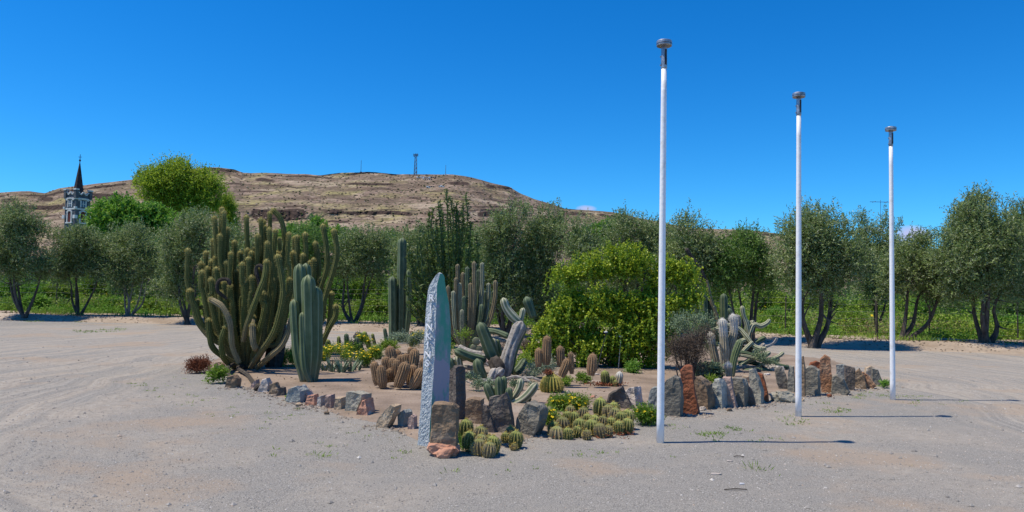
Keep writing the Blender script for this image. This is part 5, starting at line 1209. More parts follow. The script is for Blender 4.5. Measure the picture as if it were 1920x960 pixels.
for pts, r, m in (([(925, 752, 0), (918, 735, 0), (911, 718, 0)], 8.5, DK), ([(938, 752, -.02), (936, 730, 0), (935, 706, 0)], 8, DK), ([(943, 752, .1), (944, 730, .1), (945, 705, .1)], 6.5, blue_cactus), ([(954, 756, -.05), (955, 742, -.05), (954, 726, -.05)], 7, DK),
                  ([(958, 752, .1), (968, 738, .1), (975, 724, .1), (977, 709, .1)], 7, PAL), ([(955, 760, -.05), (975, 752, -.05), (992, 738, -.05), (1007, 718, -.05)], 9, PAL), ([(956, 762, .1), (978, 757, .1), (996, 744, .1)], 6, DK), ([(932, 750, .2), (928, 735, .2), (926, 725, .2)], 6, DK)):
    arm(o, g, pts, r, m, 6, 4, .30, name='arm', base=.9, step=.035, wob=.05)
# dead ribs and bits of cactus on the soil
A = Acc()
for k in range(34):
    px, py = random.uniform(845, 1010), random.uniform(668, 726); gg = ground(px, py); a = random.uniform(-.5, .5); L_ = random.uniform(.12, .5)
    P, q, Ln = smooth_path([(gg.x, gg.y, .04), (gg.x + L_ * .5 * cos(a), gg.y + L_ * .5 * sin(a), .07 + random.random() * .05), (gg.x + L_ * cos(a), gg.y + L_ * sin(a), .04)], .08); A.add(*tube(P, np.full(len(P), random.uniform(.012, .035)), 6))
tag(A.build('dead_cactus_debris', scar_cactus), 'bleached dead cactus ribs littering the soil in the bed', kind='stuff')

# ---- brown hedgehog clump left of the monument
RS.seed(51); random.seed(51)
def fat(parent, g, bx, by, tx, ty, r, m, sp, dY=0, ribs=14, swell=.08, base=.75, bend=None, depth=.12, name='stem'):
    mxp = (bx * .45 + tx * .55) if bend is None else bend
    arm(parent, g, [(bx, by, dY), (mxp, (by + ty) / 2, dY), (tx, ty, dY)], r, m, ribs, 2, depth, name=name, sp=sp, base=base, swell=swell, step=.03)
o, g = clump('brown_hedgehog_cactus', 745, 733, 'clump of fat brown spiny stems left of the monument')
sp = []
for bx, by, tx, ty, r, d in [(709, 722, 701, 677, 8, .05), (718, 727, 714, 684, 8.5, -.05), (733, 716, 722, 668, 9, .3), (737, 716, 736, 670, 8, .25), (742, 714, 744, 673, 8, .2), (745, 726, 762, 678, 10, -.1), (752, 700, 752, 664, 8, .4), (758, 708, 761, 662, 8, .35),
                             (770, 706, 779, 653, 9.5, .35), (768, 722, 776, 683, 8.5, .1), (771, 728, 792, 690, 9.5, -.08), (738, 690, 730, 648, 10, .6), (742, 690, 746, 655, 8, .7), (783, 728, 800, 690, 9, 0), (772, 700, 770, 650, 6, .6), (790, 715, 796, 670, 8, .3), (750, 712, 756, 690, 7, .1), (728, 712, 732, 690, 6, .15)]:
    fat(o, g, bx, by, tx, ty, r, brown_cactus, sp, d)
add_spines(o, sp, spine_brown, 2, .024, .0035, .8, tipmore=(.12, 2))

# ---- golden barrel
o, g = clump('barrel_cactus', 1035, 741, 'round golden spined barrel cactus in the middle of the bed')
sp = []; fat(o, g, 1034, 742, 1035, 699, 21, barrel_skin, sp, .15, ribs=20, swell=.12, base=.7, depth=.2, name='body'); add_spines(o, sp, spine_straw, 4, .035, .004, .6, tipmore=(.1, 2))
A = Acc(); P_ = np.array([(0, .12, .33)] * 260) + RS.normal(0, .035, (260, 3)) * [1, 1, .4]; P_[:, 0] -= .06; A.add(*leaves(P_, norm(RS.normal(0, 1, (260, 3)) + [0, 0, .8]), .05, .012)); tag(A.build('dry_flowers', red_brown_leaf, o), kind='stuff')

# ---- two short stems near the garden lights, with fallen brown petals
o, g = clump('short_twin_cactus', 1148, 727, 'small tan cactus with dried flowers on the bare soil')
sp = []
for bx, by, tx, ty, r, d in [(1136, 729, 1134, 694, 8, 0), (1146, 728, 1149, 704, 6, -.03), (1156, 728, 1163, 696, 7, .05), (1152, 728, 1154, 712, 5, -.08)]: fat(o, g, bx, by, tx, ty, r, globe_skin if bx != 1156 else woolly_skin, sp, d, ribs=11)
add_spines(o, sp, spine_straw, 2, .02, .0025, .7)
A = Acc(); P_ = RS.normal(0, .1, (300, 3)) * [1.5, .6, .12] + [-.12, -.06, .05]; A.add(*leaves(P_, norm(RS.normal(0, 1, (300, 3))), .045, .02)); tag(A.build('dry_flowers', red_brown_leaf, o), kind='stuff')

# ---- brown stems at the left foot of the shrub
SHR = [(1024, 668, 1026, 629, 8, 'tallest brown spiny stem at the left foot of the succulent shrub'), (1010, 672, 1010, 652, 6.5, 'short brown spiny stem beside the tallest one at the shrub foot'), (1052, 672, 1050, 648, 7.5, 'brown spiny stem with bent top under the shrub'),
       (1052, 690, 1066, 672, 8, 'leaning tan spiny stem under the shrub'), (1072, 685, 1070, 660, 5, 'thin pinkish spiny stem under the shrub'), (1108, 688, 1112, 662, 8.5, 'greenish tan spiny stem left of the leaning garden light')]
for bx, by, tx, ty, r, lb in SHR:
    o, g = clump('hedgehog_cactus', bx, by, lb, group='spiny stems at the foot of the shrub', Y=13.2 if by < 680 else 12.9); sp = []
    W_ = None; fat(o, g, bx, by + 16, tx, ty, r, brown_cactus, sp, 0, ribs=13); add_spines(o, sp, spine_brown, 2, .024, .0035, .8, tipmore=(.15, 2))

# ---- globe cactus clumps
def globes(lst, label, px, py):
    o, g = clump('globe_cactus', px, py, label, group='clumps of small globe cacti along the front of the bed'); sp = []; fl = Acc()
    for cx, cy, r, d in lst:
        r = float(r) * random.uniform(1.02, 1.28); fat(o, g, cx + random.uniform(-7, 7), cy + r * 1.5, cx, cy - r * random.uniform(.95, 1.25), r, globe_brown if random.random() < .4 else globe_skin, sp, d, ribs=13, swell=.12, base=.8, depth=.2, name='globe')
    add_spines(o, sp, spine_straw, 3, .022, .0028, .9, tipmore=(.2, 2)); return o, g
cl_ = []
for cx, cy, r in [(1070, 770, 8), (1038, 802, 9), (1056, 795, 12), (1045, 811, 11), (1064, 813, 8), (1047, 787, 9), (1062, 782, 9), (1088, 796, 10), (1085, 808, 7), (1102, 785, 10), (1110, 800, 12), (1117, 789, 10), (1127, 760, 11), (1140, 770, 11), (1150, 765, 10), (1155, 778, 10), (1133, 790, 8), (1146, 792, 8), (1165, 785, 10), (1178, 780, 10), (1178, 795, 9), (1160, 798, 8), (1095, 775, 9), (1078, 783, 9), (1123, 806, 9), (1100, 814, 7), (1140, 805, 8)]:
    cl_.append((cx, cy, r, (812 - cy) * .022))
A = Acc()
for k in range(900):
    gg = ground(random.uniform(1036, 1186), random.uniform(800, 826) - random.random() * 16 * (1 if k % 2 else .3)); d = norm(RS.normal(0, 1, (1, 3)) * [1, 1, .4] + [0, 0, .2]); A.add(*leaves(np.array([[gg.x, gg.y, random.uniform(0, .05)]]), d, .05, .012))
tag(A.build('dry_clump_litter', red_brown_leaf), 'dry brown litter between the globe cacti', kind='stuff')
globes(cl_, 'wide clump of spiny green globe cacti in front of the yellow daisies', 1100, 824)
globes([(875, 798, 11, .3), (882, 820, 12, .1), (903, 812, 13, .15), (899, 835, 11, -.02), (912, 841, 9, -.06), (926, 830, 11, 0), (920, 840, 10, -.1), (918, 825, 8, .08), (904, 826, 10, .04), (890, 840, 8, -.02)], 'small group of globe cacti and grass before the wood grained slab', 900, 853)
globes([(957, 808, 9, .2), (969, 822, 12, .05), (965, 838, 5, -.05), (948, 818, 7, .1)], 'pair of spiny globe cacti at the foot of the slanting rock', 964, 843)

# ---- old man cacti: woolly tops
for pts, r, lb in (([(1357, 700, 0), (1358, 650, 0), (1354, 596, 0)], 7.8, 'straight white woolly topped column in the right part of the bed'), ([(1366, 700, .1), (1368, 655, .1), (1376, 620, .1), (1374, 588, .1)], 7.4, 'curved white woolly topped column, tallest of the woolly ones'),
                   ([(1345, 690, .3), (1338, 660, .3), (1331, 622, .3)], 7.5, 'short woolly topped column left of the straight one'), ([(1371, 706, -.2), (1377, 670, -.2), (1389, 636, -.2)], 6.5, 'dark blue leaning column before the woolly columns'), ([(1367, 712, -.3), (1366, 695, -.3), (1365, 679, -.3)], 5.5, 'tiny white topped column at the foot of the woolly ones')):
    o, g = clump('old_man_cactus', pts[0][0], pts[0][1], lb, group='woolly topped columns in the right part of the bed'); sp = []
    arm(o, g, pts, r, blue_cactus if 'blue' in lb else woolly_skin, 12, 2, .14, sp=sp, base=.85, swell=.06); add_spines(o, sp, spine_white, 1, .03, .004, .8, keep_p=.5)
    if 'blue' not in lb: add_spines(o, sp, spine_white, 6, .045, .004, .9, tmin=.68, name='wool', up=-.1)
# ---- dark columns behind them with the long leaning dry stem
o, g = clump('dark_column_cactus', 1335, 640, 'dark upright columns behind the woolly cacti with a leaning scarred stem', Y=19)
for pts, r, m in (([(1322, 640, 0), (1320, 600, 0), (1318, 546, 0)], 8.5, DK), ([(1334, 640, .1), (1331, 600, .1), (1329, 556, .1)], 7, DK), ([(1358, 640, .1), (1358, 600, .1), (1357, 550, .1)], 7.5, DK), ([(1340, 650, 0), (1338, 610, 0), (1337, 570, 0)], 7, DK),
                  ([(1366, 640, .2), (1368, 600, .2), (1366, 572, .2)], 6, DK), ([(1348, 640, -.1), (1345, 596, -.1), (1334, 565, -.1), (1324, 524, -.1)], 3.6, golden_corky), ([(1324, 528, -.1), (1312, 503, -.1), (1298, 484, -.1), (1286, 465, -.1)], 3.8, dead_cactus), ([(1300, 600, .2), (1290, 590, .2), (1280, 578, .2)], 6, DK), ([(1308, 600, .2), (1306, 585, .2), (1302, 570, .2)], 5, DK)):
    arm(o, g, pts, r, m, 7, 4, .30, name='column' if m is DK else 'leaning_stem', base=.9, step=.07)
# ---- sprawling snake armed cactus
o, g = clump('sprawling_cactus', 1400, 690, 'sprawling cactus with pale ribbed arms curling to the right', Y=17.2)
for pts, r, m in (([(1404, 660, 0), (1406, 640, 0), (1401, 610, 0), (1394, 590, 0), (1391, 573, 0)], 5.5, PAL), ([(1400, 645, 0), (1412, 610, 0), (1425, 612, 0), (1438, 606, 0), (1444, 598, 0)], 6, PAL), ([(1340, 618, 0), (1362, 610, 0), (1385, 616, 0), (1400, 632, -.1), (1415, 650, -.2), (1432, 654, -.3), (1436, 650, -.3)], 5.5, PAL),
                  ([(1370, 650, -.1), (1388, 640, -.1), (1400, 636, -.1)], 5.5, PAL), ([(1384, 668, -.2), (1400, 652, -.2), (1412, 640, -.2)], 5, PAL), ([(1386, 660, -.3), (1405, 664, -.3), (1425, 674, -.3), (1447, 678, -.3), (1462, 672, -.3)], 6, DK), ([(1388, 666, -.4), (1408, 670, -.4), (1430, 677, -.4)], 4.5, PAL),
                  ([(1390, 650, .2), (1398, 620, .2), (1404, 600, .2)], 6, DK), ([(1380, 610, .3), (1372, 590, .3), (1366, 578, .3)], 6, DK), ([(1413, 640, .1), (1420, 655, 0), (1434, 644, -.1)], 5, SC_), ([(1380, 690, -.2), (1400, 688, -.2), (1425, 692, -.3)], 5, SC_), ([(1384, 680, 0), (1410, 680, 0), (1440, 688, 0), (1470, 692, 0), (1478, 684, 0)], 5.5, DK),
                  ([(1376, 700, -.3), (1400, 698, -.4), (1430, 700, -.4)], 4.5, SC_), ([(1404, 660, 0), (1409, 640, 0), (1410, 620, 0)], 9, dead_cactus), ([(1378, 665, .2), (1390, 655, .2), (1410, 655, .2)], 8, dead_cactus), ([(1440, 690, -.2), (1455, 684, -.2), (1480, 690, -.2)], 5, DK), ([(1385, 640, .3), (1395, 625, .3), (1408, 610, .3), (1412, 600, .3)], 6, PAL), ([(1395, 660, .2), (1420, 640, .2), (1436, 632, .2)], 6, DK), ([(1380, 690, -.1), (1405, 676, -.1), (1428, 668, -.1), (1445, 660, -.1)], 6.5, PAL), ([(1385, 700, -.5), (1415, 694, -.6), (1450, 698, -.6)], 6, DK), ([(1390, 655, .3), (1380, 630, .3), (1386, 605, .3), (1382, 590, .3)], 6.5, SC_), ([(1400, 670, 0), (1424, 654, 0), (1448, 644, 0), (1456, 632, 0)], 5.5, SC_), ([(1370, 640, .2), (1380, 622, .2), (1378, 600, .2)], 6.5, DK), ([(1420, 690, -.3), (1440, 676, -.3), (1460, 668, -.3), (1470, 660, -.3)], 5, PAL), ([(1350, 640, .4), (1344, 625, .4), (1336, 615, .4)], 6, DK)):
    arm(o, g, pts, r * .78, m, 6, 4, .32, name='arm', base=.9, step=.05, wob=.08)

# ---- small green columns in the back of the flower patch
k = 0
for bx, by, tx, ty, r, lb in [(652, 652, 649, 625, 4.5, 'small upright green column left of the dark boulder'), (668, 656, 669, 632, 4.5, 'small green column in front of the dark boulder'), (636, 650, 635, 630, 3.5, 'thin little column near the agave'), (695, 648, 682, 621, 4.5, 'green stem leaning left behind the brown clump'),
                              (704, 640, 698, 625, 3, 'thin leaning stem with dried flower behind the flower patch'), (710, 668, 707, 645, 6, 'fat green column beside the brown hedgehog clump'), (702, 664, 698, 648, 4.5, 'shorter green column left of the fat green one'), (622, 655, 613, 636, 5, 'green leaning column left of the agave'),
                              (771, 645, 772, 620, 4, 'reddish brown little column left of the monument top'), (726, 632, 721, 615, 3.5, 'small dark leaning column before the slim cactus'), (682, 655, 675, 640, 3.5, 'short dark column among yellow flowers'), (659, 654, 657, 642, 4, 'lowest green column behind the yellow flowers'), (690, 640, 688, 630, 3, 'tiny dark column by the road edge behind the flowers')]:
    o, g = clump('small_column_cactus', bx, by + 8, lb, group='small columns in the flower patch'); sp = []
    fat(o, g, bx, by + 10, tx, ty, r, brown_cactus if 'reddish' in lb else dark_cactus if 'dark' in lb else globe_skin, sp, 0, ribs=8, depth=.2); add_spines(o, sp, spine_white, 1, .02, .003, .7, keep_p=.6)

# ---- prickly round pads behind the fallen cactus
o, g = clump('pad_cactus', 905, 668, 'pale green flat pad cactus behind the crossed arms', Y=16.5)
for px, py, r in ((893, 640, 8), (888, 652, 7), (898, 655, 7), (842, 640, 5), (837, 652, 5)):
    c = np.array(at(px, py, g.y)) - np.array(g); A = Acc(); P = np.array([(c[0], c[1] - .03, c[2]), (c[0], c[1] - .02, c[2]), (c[0], c[1] + .02, c[2]), (c[0], c[1] + .03, c[2])]); rr = r * mpp(g.y)
    A.add(*tube(P, np.array([.8, 1, 1, .8]) * rr, 14)); A.build('pad', blue_cactus, o, smooth=True)

# ================================================================== SHRUBS AND FLOWERS
RS.seed(61); random.seed(61)
def shrub(name, px, py, blobs, m, label, n, L, k, lf, lw, cat='shrub', up=.4, Y=None, spread=.7, stems=6, lo=.22, hi=.4, nl=26, stem_m=None, group=None, part='foliage', fill=.5, extra=()):
    g = ground(px, py) if Y is None else Vector((at(px, py, Y).x, Y, 0)); o = thing(name, g, label, cat, group); s = mpp(g.y); lm = []
    for cx, cy, hw_, hh in blobs:
        c = np.array(at(cx, cy, g.y)) - np.array(g); c[1] += random.uniform(-.15, .15); R = np.array([hw_ * s, min(hw_, hh * 1.5) * s * .8, hh * s]); lm += lumps_in(c, R, max(4, int(nl * hw_ * hh / 4000)), lo, hi)
    V, Fq, D = shoot_cloud(lm, n, L, k, lf, lw, upb=up, spread=spread, fill=fill); V = np.array(V); V[:, 2] = np.maximum(V[:, 2], .01); A = Acc(); A.add(V, Fq, D)
    A.build(part, m, o)
    if stems:
        A = Acc()
        for p, sr in random.sample(lm, min(stems, len(lm))):
            Q, q, Ln = smooth_path([(random.uniform(-.1, .1), random.uniform(-.05, .05), -.03), np.array(p) * [.55, .55, .45] + RS.normal(0, .03, 3), p], .1); A.add(*tube(Q, .028 * min(1, Ln) * (1 - .75 * q / Ln), 6))
        A.build('stem', stem_m or bark, o)
    return o, g, lm
o, g, lm = shrub('succulent_shrub', 1150, 690, [(1070, 520, 40, 26), (1120, 505, 30, 32), (1165, 500, 30, 40), (1195, 515, 34, 34), (1245, 525, 36, 34), (1280, 515, 26, 22), (1085, 575, 46, 40), (1150, 575, 52, 52), (1220, 580, 46, 44), (1270, 580, 34, 34), (1040, 595, 30, 34), (1020, 640, 34, 40), (1060, 640, 44, 44), (1120, 650, 52, 44), (1190, 645, 54, 50), (1245, 640, 36, 44), (1000, 672, 28, 22), (1080, 685, 50, 18), (1150, 690, 40, 16), (1215, 685, 40, 20), (1300, 560, 22, 30)],
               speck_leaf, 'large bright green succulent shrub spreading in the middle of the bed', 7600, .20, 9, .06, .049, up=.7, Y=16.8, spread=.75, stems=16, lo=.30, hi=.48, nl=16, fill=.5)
# long upright shoots that make the ragged top
P_, D_, L_ = [], [], []
for px, py in [(1040, 505), (1052, 500), (1075, 497), (1090, 480), (1110, 478), (1128, 470), (1140, 462), (1150, 470), (1166, 465), (1172, 460), (1184, 462), (1190, 458), (1200, 475), (1215, 480), (1228, 490), (1250, 490), (1265, 495), (1285, 492), (1300, 500), (1290, 520), (1305, 530), (1300, 560), (1070, 560), (1100, 590), (1060, 620), (1150, 600), (1180, 560), (1210, 600), (1110, 540), (1240, 570), (1020, 600), (1010, 630), (990, 650), (985, 668), (1170, 640), (1195, 620), (1085, 640), (1130, 620)]:
    for q in range(8):
        t_ = np.array(at(px + random.gauss(0, 7), py + random.gauss(-3, 6), g.y)) - np.array(g); t_[1] += random.uniform(-.9, .3) if py > 530 else random.uniform(-.5, .5)
        d = norm(np.array([random.gauss(0, .45), random.gauss(-.2, .3), 1.])); l = random.uniform(.35, .75); P_.append(t_ - d * l); D_.append(d); L_.append(l)
V, Fq, D = sprigs(np.array(P_), np.array(D_), np.array(L_), 34, .055, .042, .9); link_mesh('long_shoots', V, Fq, speck_leaf, o, D)['kind'] = 'stuff'
shrub('dry_shrub', 1285, 700, [(1282, 668, 38, 30), (1308, 650, 30, 28), (1262, 655, 24, 24), (1296, 692, 30, 14)], brown_twig, 'leafless brown twiggy bush behind the red pillar stone', 2600, .22, 5, .07, .007, Y=13.6, spread=.8, up=.6, stems=12)
shrub('twiggy_shrub', 1295, 625, [(1285, 612, 36, 24), (1312, 605, 24, 22)], greygreen_leaf, 'thin olive brown shrub above the brown twiggy bush', 700, .2, 5, .045, .014, Y=14.6, up=.6)
shrub('jade_plant', 1325, 712, [(1325, 690, 26, 20), (1345, 700, 20, 14), (1308, 700, 20, 12)], greygreen_leaf, 'low grey green fleshy plant at the foot of the woolly cactus', 700, .12, 6, .045, .036, up=.5)
shrub('red_brown_plant', 376, 700, [(375, 686, 24, 14), (388, 682, 14, 14), (362, 690, 16, 9)], red_brown_leaf, 'low red brown dried plant at the left tip of the bed', 800, .12, 6, .04, .012, up=.4, cat='plant', stems=0)
shrub('green_weed', 416, 716, [(415, 706, 16, 12)], weed_leaf, 'small fresh green weed beside the torch cactus foot', 240, .14, 6, .05, .022, up=.5, cat='plant', stems=0)
shrub('silver_bush', 752, 655, [(752, 638, 34, 13), (735, 640, 22, 10), (780, 640, 12, 12)], silver_leaf, 'silvery leaved low bush in front of the slim column cactus', 900, .16, 6, .05, .014, up=.8, stems=0, Y=19)
shrub('grey_herb', 1003, 712, [(1000, 690, 22, 18), (1020, 676, 20, 20), (990, 706, 22, 12), (1030, 700, 14, 16)], silver_leaf, 'grey green feathery herb beside the barrel cactus', 800, .16, 6, .045, .009, up=.8, stems=0)
shrub('green_herb', 950, 704, [(962, 696, 16, 10), (985, 676, 14, 10)], weed_leaf, 'small bright herb behind the young ribbed arms', 200, .12, 5, .045, .02, up=.6, stems=0, cat='plant')
shrub('green_herb', 1190, 704, [(1190, 696, 18, 10)], bright_leaf, 'bright green weed at the right foot of the succulent shrub', 260, .14, 6, .05, .02, up=.7, stems=0, cat='plant')
shrub('green_herb', 1055, 727, [(1062, 722, 8, 9)], weed_leaf, 'tiny green sprig right of the barrel cactus', 60, .1, 6, .04, .02, up=.7, stems=0, cat='plant')
shrub('green_herb', 1655, 727, [(1652, 722, 10, 6)], bright_leaf, 'small bright weed at the end of the stone row', 80, .08, 6, .035, .02, up=.7, stems=0, cat='plant')
shrub('green_herb', 640, 755, [(543, 749, 8, 4)], weed_leaf, 'little green weed before the blue grey boulder', 50, .06, 6, .03, .012, up=.7, stems=0, cat='plant')
shrub('green_herb', 1330, 722, [(1340, 716, 12, 6)], weed_leaf, 'small green herb at the foot of the woolly columns', 90, .1, 6, .035, .016, up=.7, stems=0, cat='plant')
shrub('low_herb', 905, 735, [(905, 722, 18, 10), (885, 712, 16, 8)], greygreen_leaf, 'low grey green herb between the tall dark slab and the fallen arms', 260, .1, 6, .04, .014, up=.6, stems=0, cat='plant')
shrub('low_herb', 1450, 690, [(1452, 682, 22, 8), (1430, 668, 18, 8)], greygreen_leaf, 'thin grey green herb under the sprawling arms', 320, .12, 6, .045, .014, up=.6, stems=0, cat='plant', Y=16.5)
shrub('low_herb', 1345, 660, [(1340, 650, 26, 14)], greygreen_leaf, 'dull green undergrowth behind the woolly columns', 420, .14, 6, .045, .014, up=.6, stems=0, cat='plant', Y=17.8)
shrub('low_herb', 705, 655, [(660, 652, 30, 9), (715, 650, 26, 9), (612, 656, 20, 8)], weed_leaf, 'fresh green undergrowth around the small green columns', 900, .14, 6, .05, .016, up=.7, stems=0, cat='plant', Y=18.5)
shrub('dead_shrub', 960, 668, [(985, 650, 22, 18), (950, 655, 16, 12)], brown_twig, 'dead twiggy growth behind the leaning scarred arm', 500, .16, 5, .06, .008, up=.6, stems=4, Y=17)
shrub('low_herb', 1075, 720, [(1090, 712, 26, 7), (1060, 716, 16, 6)], weed_leaf, 'thin green herbs along the left foot of the succulent shrub', 260, .1, 6, .04, .016, up=.7, stems=0, cat='plant')
shrub('low_herb', 985, 735, [(1000, 728, 14, 7), (965, 720, 14, 8)], greygreen_leaf, 'grey green herb between the young ribbed arms and the barrel cactus', 240, .09, 6, .035, .012, up=.6, stems=0, cat='plant')
shrub('green_herb', 848, 660, [(870, 632, 12, 8), (840, 655, 10, 10)], weed_leaf, 'yellow green growth behind the monument', 160, .2, 6, .06, .02, up=.7, stems=0, cat='plant', Y=18)
# daisies
def daisies(px, py, blobs, nfl, label, Y=None, n=900, fl=.022, lf=.04):
    o, g, lm = shrub('daisy_bush', px, py, blobs, weed_leaf, label, n, .13, 6, lf, .012, up=.7, stems=0, Y=Y, group='yellow daisy bushes in the bed', cat='flowers', fill=.6)
    w = np.array([s_ ** 2 for _, s_ in lm]); w /= w.sum(); ch = RS.choice(len(lm), int(nfl * 1.25), p=w); A = Acc(); B_ = Acc()
    for c_ in ch:
        d = norm(np.array([random.gauss(0, .6), -abs(random.gauss(.25, .4)), random.uniform(.3, 1.)])); p = lm[c_][0] + d * (lm[c_][1] + random.uniform(.04, .13))
        nrm = norm(d * .6 + np.array([0, -.25, .9])); a = norm(np.cross(nrm, [0, 1, .2])); b = np.cross(nrm, a); th = np.arange(9) * 2 * pi / 9
        k9 = np.array([p + (a * cos(t) + b * sin(t)) * fl * random.uniform(.8, 1.15) for t in th] + [p - nrm * fl * .25]); A.add(k9, np.array([(i, (i + 1) % 9, 9) for i in range(9)]))
    tag(A.build('flower', petal, o), kind='stuff')
    return o
daisies(1075, 775, [(1068, 764, 26, 13), (1090, 764, 20, 12), (1050, 760, 14, 10)], 42, 'cushion of yellow daisies behind the wide globe cactus clump', n=1100)
daisies(1030, 805, [(1032, 785, 10, 14), (1026, 794, 8, 8)], 9, 'narrow yellow daisy plant right of the slanting rock', n=300)
daisies(1205, 796, [(1202, 783, 20, 11), (1215, 788, 14, 10)], 16, 'low yellow daisy bush left of the tallest lamp post foot', n=700)
daisies(545, 690, [(545, 674, 24, 18), (530, 680, 14, 12)], 26, 'bright green daisy bush between the torch cactus and the blue columns', n=900, Y=15.6)
daisies(640, 676, [(635, 660, 36, 13), (610, 665, 26, 14)], 60, 'yellow daisy bush behind the agave', n=1000, Y=17)
daisies(690, 692, [(690, 672, 26, 16), (670, 678, 26, 14), (705, 662, 18, 12)], 90, 'widest yellow daisy bush left of the brown hedgehog cactus', n=1400, Y=15.6)
daisies(790, 660, [(785, 640, 14, 14)], 26, 'yellow daisies glimpsed left of the monument', n=300, Y=19)
daisies(680, 650, [(690, 640, 30, 10)], 36, 'back row yellow daisies near the small green columns', n=500, Y=19.5)
# agave
o, g = clump('agave', 640, 703, 'dark green agave with pointed leaves in front of the daisies', 'plant')
for cx, cy, n_, h_ in ((622, 700, 16, .36), (640, 702, 22, .40), (657, 700, 16, .36), (609, 698, 10, .3), (670, 698, 8, .28)):
    gg = ground(cx, cy); c = np.array(gg) - np.array(g)
    for q in range(n_):
        a = random.random() * 2 * pi; el_ = random.uniform(.9, 2.2); d = norm(np.array([cos(a), sin(a), el_])); L_ = h_ * random.uniform(.7, 1.1); side = norm(np.cross(d, [0, 0, 1])); w_ = .022
        P = [c + np.array([cos(a), sin(a), 0]) * .03, c + d * L_ * .5, c + d * L_ + np.array([cos(a), sin(a), 0]) * .02]
        V = np.array([P[0] - side * w_ * .7, P[0] + side * w_ * .7, P[1] - side * w_, P[1] + side * w_, P[2], P[1] - np.array([cos(a), sin(a), 0]) * -.012, P[0] + np.array([cos(a), sin(a), 0]) * .012])
        link_mesh('leaf', V, [np.array([(0, 1, 3, 2)]), np.array([(2, 3, 4), (0, 2, 5), (0, 5, 6), (1, 6, 5), (1, 5, 3), (2, 4, 5), (3, 5, 4)])], agave_leaf, o, np.full((7, 3), random.random()))
# grass at the foot of the brown block
P_ = np.array([tuple(ground(random.uniform(862, 888), random.uniform(826, 850))) for _ in range(260)]); V, Fq, D = leaves(P_, norm(RS.normal(0, .4, (260, 3)) + [0, 0, 1]), .22 * RS.uniform(.4, 1.1, 260), .009)
tag(link_mesh('bright_grass', V, Fq, bright_leaf, data=D), 'tuft of long bright grass between the brown block and the globe cacti', kind='stuff')
x = RS.uniform(-5, 6, 700); y = RS.uniform(8.5, 21, 700); k = in_poly(x, y, BED); x, y = x[k], y[k]
V, Fq, D = leaves(np.stack([x, y, gz(x, y) + .045], 1), norm(RS.normal(0, 1, (len(x), 3)) * [1, 1, .25]), .06, .015)
tag(link_mesh('bed_litter', V, Fq, MATS['leaf_litter'], data=D), 'bits of dead plant lying on the soil of the bed', kind='stuff')

# rubble and soil crumbs gathered along the stone rows
RS.seed(71); rp = [(sum(q[0] for q in s_[0]) / len(s_[0]), max(q[1] for q in s_[0])) for s_ in ST]
def row_region(n):
    c = np.array([tuple(ground(px, py).to_2d()) for px, py in rp])[RS.randint(0, len(rp), n)]; return c[:, 0] + RS.normal(0, .16, n), c[:, 1] + RS.normal(0, .13, n)
tag(pebbles('stone_rubble', 2600, row_region, .010, .040, mat('rubble', (.20, .165, .13), (.36, .30, .25), scale=5, data=((0, (.14, .12, .11), .7, .8),))), 'rubble and crumbs gathered along the foot of the stone rows')
for k, (bx, by, w_, h_, key) in enumerate([(560, 762, 11, 7, 'tan'), (612, 778, 9, 5, 'brown'), (700, 768, 8, 5, 'dark'), (1318, 770, 12, 7, 'white'), (1240, 790, 10, 6, 'slate'), (1368, 771, 9, 6, 'brown'), (1505, 752, 10, 6, 'tan'), (1556, 745, 9, 5, 'red'), (940, 690, 14, 9, 'pink'), (1000, 735, 16, 8, 'white'), (985, 742, 10, 6, 'dark'), (1062, 728, 12, 7, 'brown'), (1420, 700, 16, 9, 'dark'), (1440, 706, 12, 7, 'white'), (640, 728, 7, 4, 'salmon')]):
    boulder(bx, by, w_, h_, key, ['little tan stone before the blue grey boulder', 'little brown stone before the pink brown block', 'little dark stone behind the long tan slab', 'small white stone at the foot of the red pillar', 'small grey stone at the foot of the widest dark slab', 'small brown stone before the arched stone', 'small tan stone before the narrow brown upright', 'small reddish stone before the orange pillar', 'pinkish stone under the leaning scarred arm', 'white stone behind the young ribbed arms', 'small dark stone beside the young ribbed arms', 'small brown stone right of the barrel cactus', 'dark stone under the sprawling cactus', 'white stone right of the dark one under the sprawling cactus', 'tiny salmon stone on the bare soil before the agave'][k], .8, seed=200 + k)

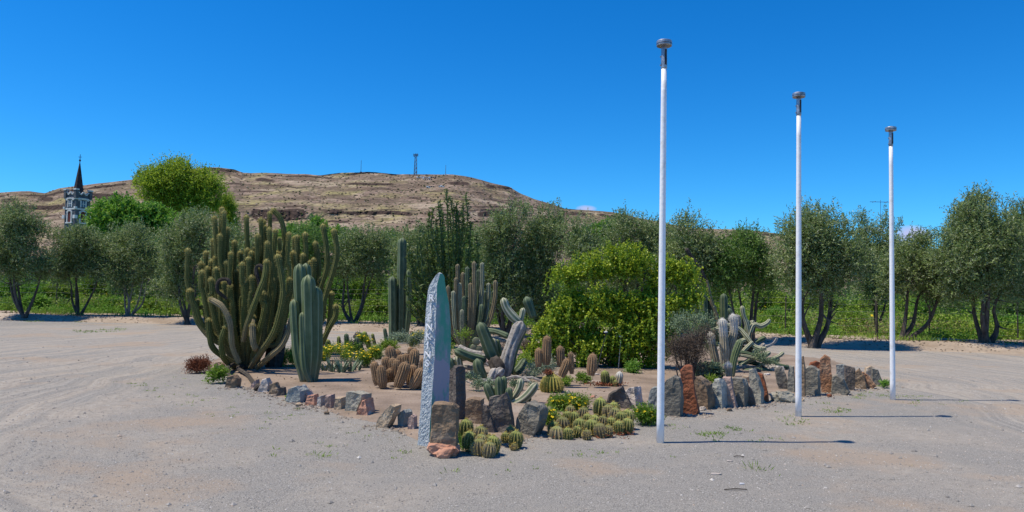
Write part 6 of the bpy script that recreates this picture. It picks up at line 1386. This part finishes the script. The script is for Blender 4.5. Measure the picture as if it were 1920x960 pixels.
# ---- garden lights on canes
for bx, by, tx, ty, m, lb in ((1117, 699, 1136, 620, dark_plastic, 'leaning dark solar garden light in front of the shrub'), (1159, 695, 1164, 628, galv, 'upright silver solar garden light in front of the shrub')):
    g = ground(bx, by); o = thing('garden_light', (g.x, g.y, .02), lb, 'garden light', 'solar garden lights in the bed'); t_ = np.array(at(tx, ty + 6, g.y)) - np.array((g.x, g.y, .02))
    A = Acc(); A.add(*tube(np.array([(0, 0, -.05), t_]), np.array([.011, .009]), 8)); A.build('cane', m, o)
    A = Acc(); A.add(*tube(np.array([t_ + [0, 0, -.02], t_, t_ + [0, 0, .03]]), np.array([.02, .028, .032]), 12)); A.build('lamp', dark_plastic, o)
    A = Acc(); A.add(*tube(np.array([t_ + [0, 0, .031], t_ + [0, 0, .045], t_ + [0, 0, .052]]), np.array([.042, .042, .02]), 14)); A.build('lamp_cap', lens, o)
# bits lying on the drive
for px, py, w_, h_, lb in ((1391, 908, .045, .03, 'white scrap lying on the gravel'), (1342, 890, .10, .05, 'pale flat chip left of the white scrap'), (1368, 866, .06, .03, 'small pale flat chip farther from the photo edge')):
    g = ground(px, py); A = Acc(); V = np.array([(-w_, -h_, .0), (w_ * .8, -h_ * .7, 0), (w_, h_ * .8, 0), (-w_ * .6, h_, 0), (-w_ * .9, -h_ * .8, .012), (w_ * .7, -h_ * .6, .014), (w_ * .9, h_ * .7, .01), (-w_ * .5, h_ * .9, .012)])
    A.add(V * .6, np.array([(4, 5, 6, 7), (0, 1, 5, 4), (1, 2, 6, 5), (2, 3, 7, 6), (3, 0, 4, 7)])); o = A.build('stone_chip', STONE['white'] if w_ > .05 else white_wash); o.location = (g.x, g.y, float(gz(g.x, g.y)) + .003); tag(o, lb, 'stone chip')
for px, py, L_, a, lb in ((1380, 921, .20, .1, 'thin dark stick lying on the gravel near the photo bottom'), (1385, 859, .10, -.1, 'short dark twig beside the tallest lamp post shadow')):
    g = ground(px, py); A = Acc(); P, q, Ln = smooth_path([(-L_ / 2, 0, .008), (0, .008, .014), (L_ / 2, L_ * a, .008)], .03); A.add(*tube(P, np.full(len(P), .005), 6)); o = A.build('stick', bark); o.location = (g.x, g.y, float(gz(g.x, g.y)) + .002); tag(o, lb, 'stick')
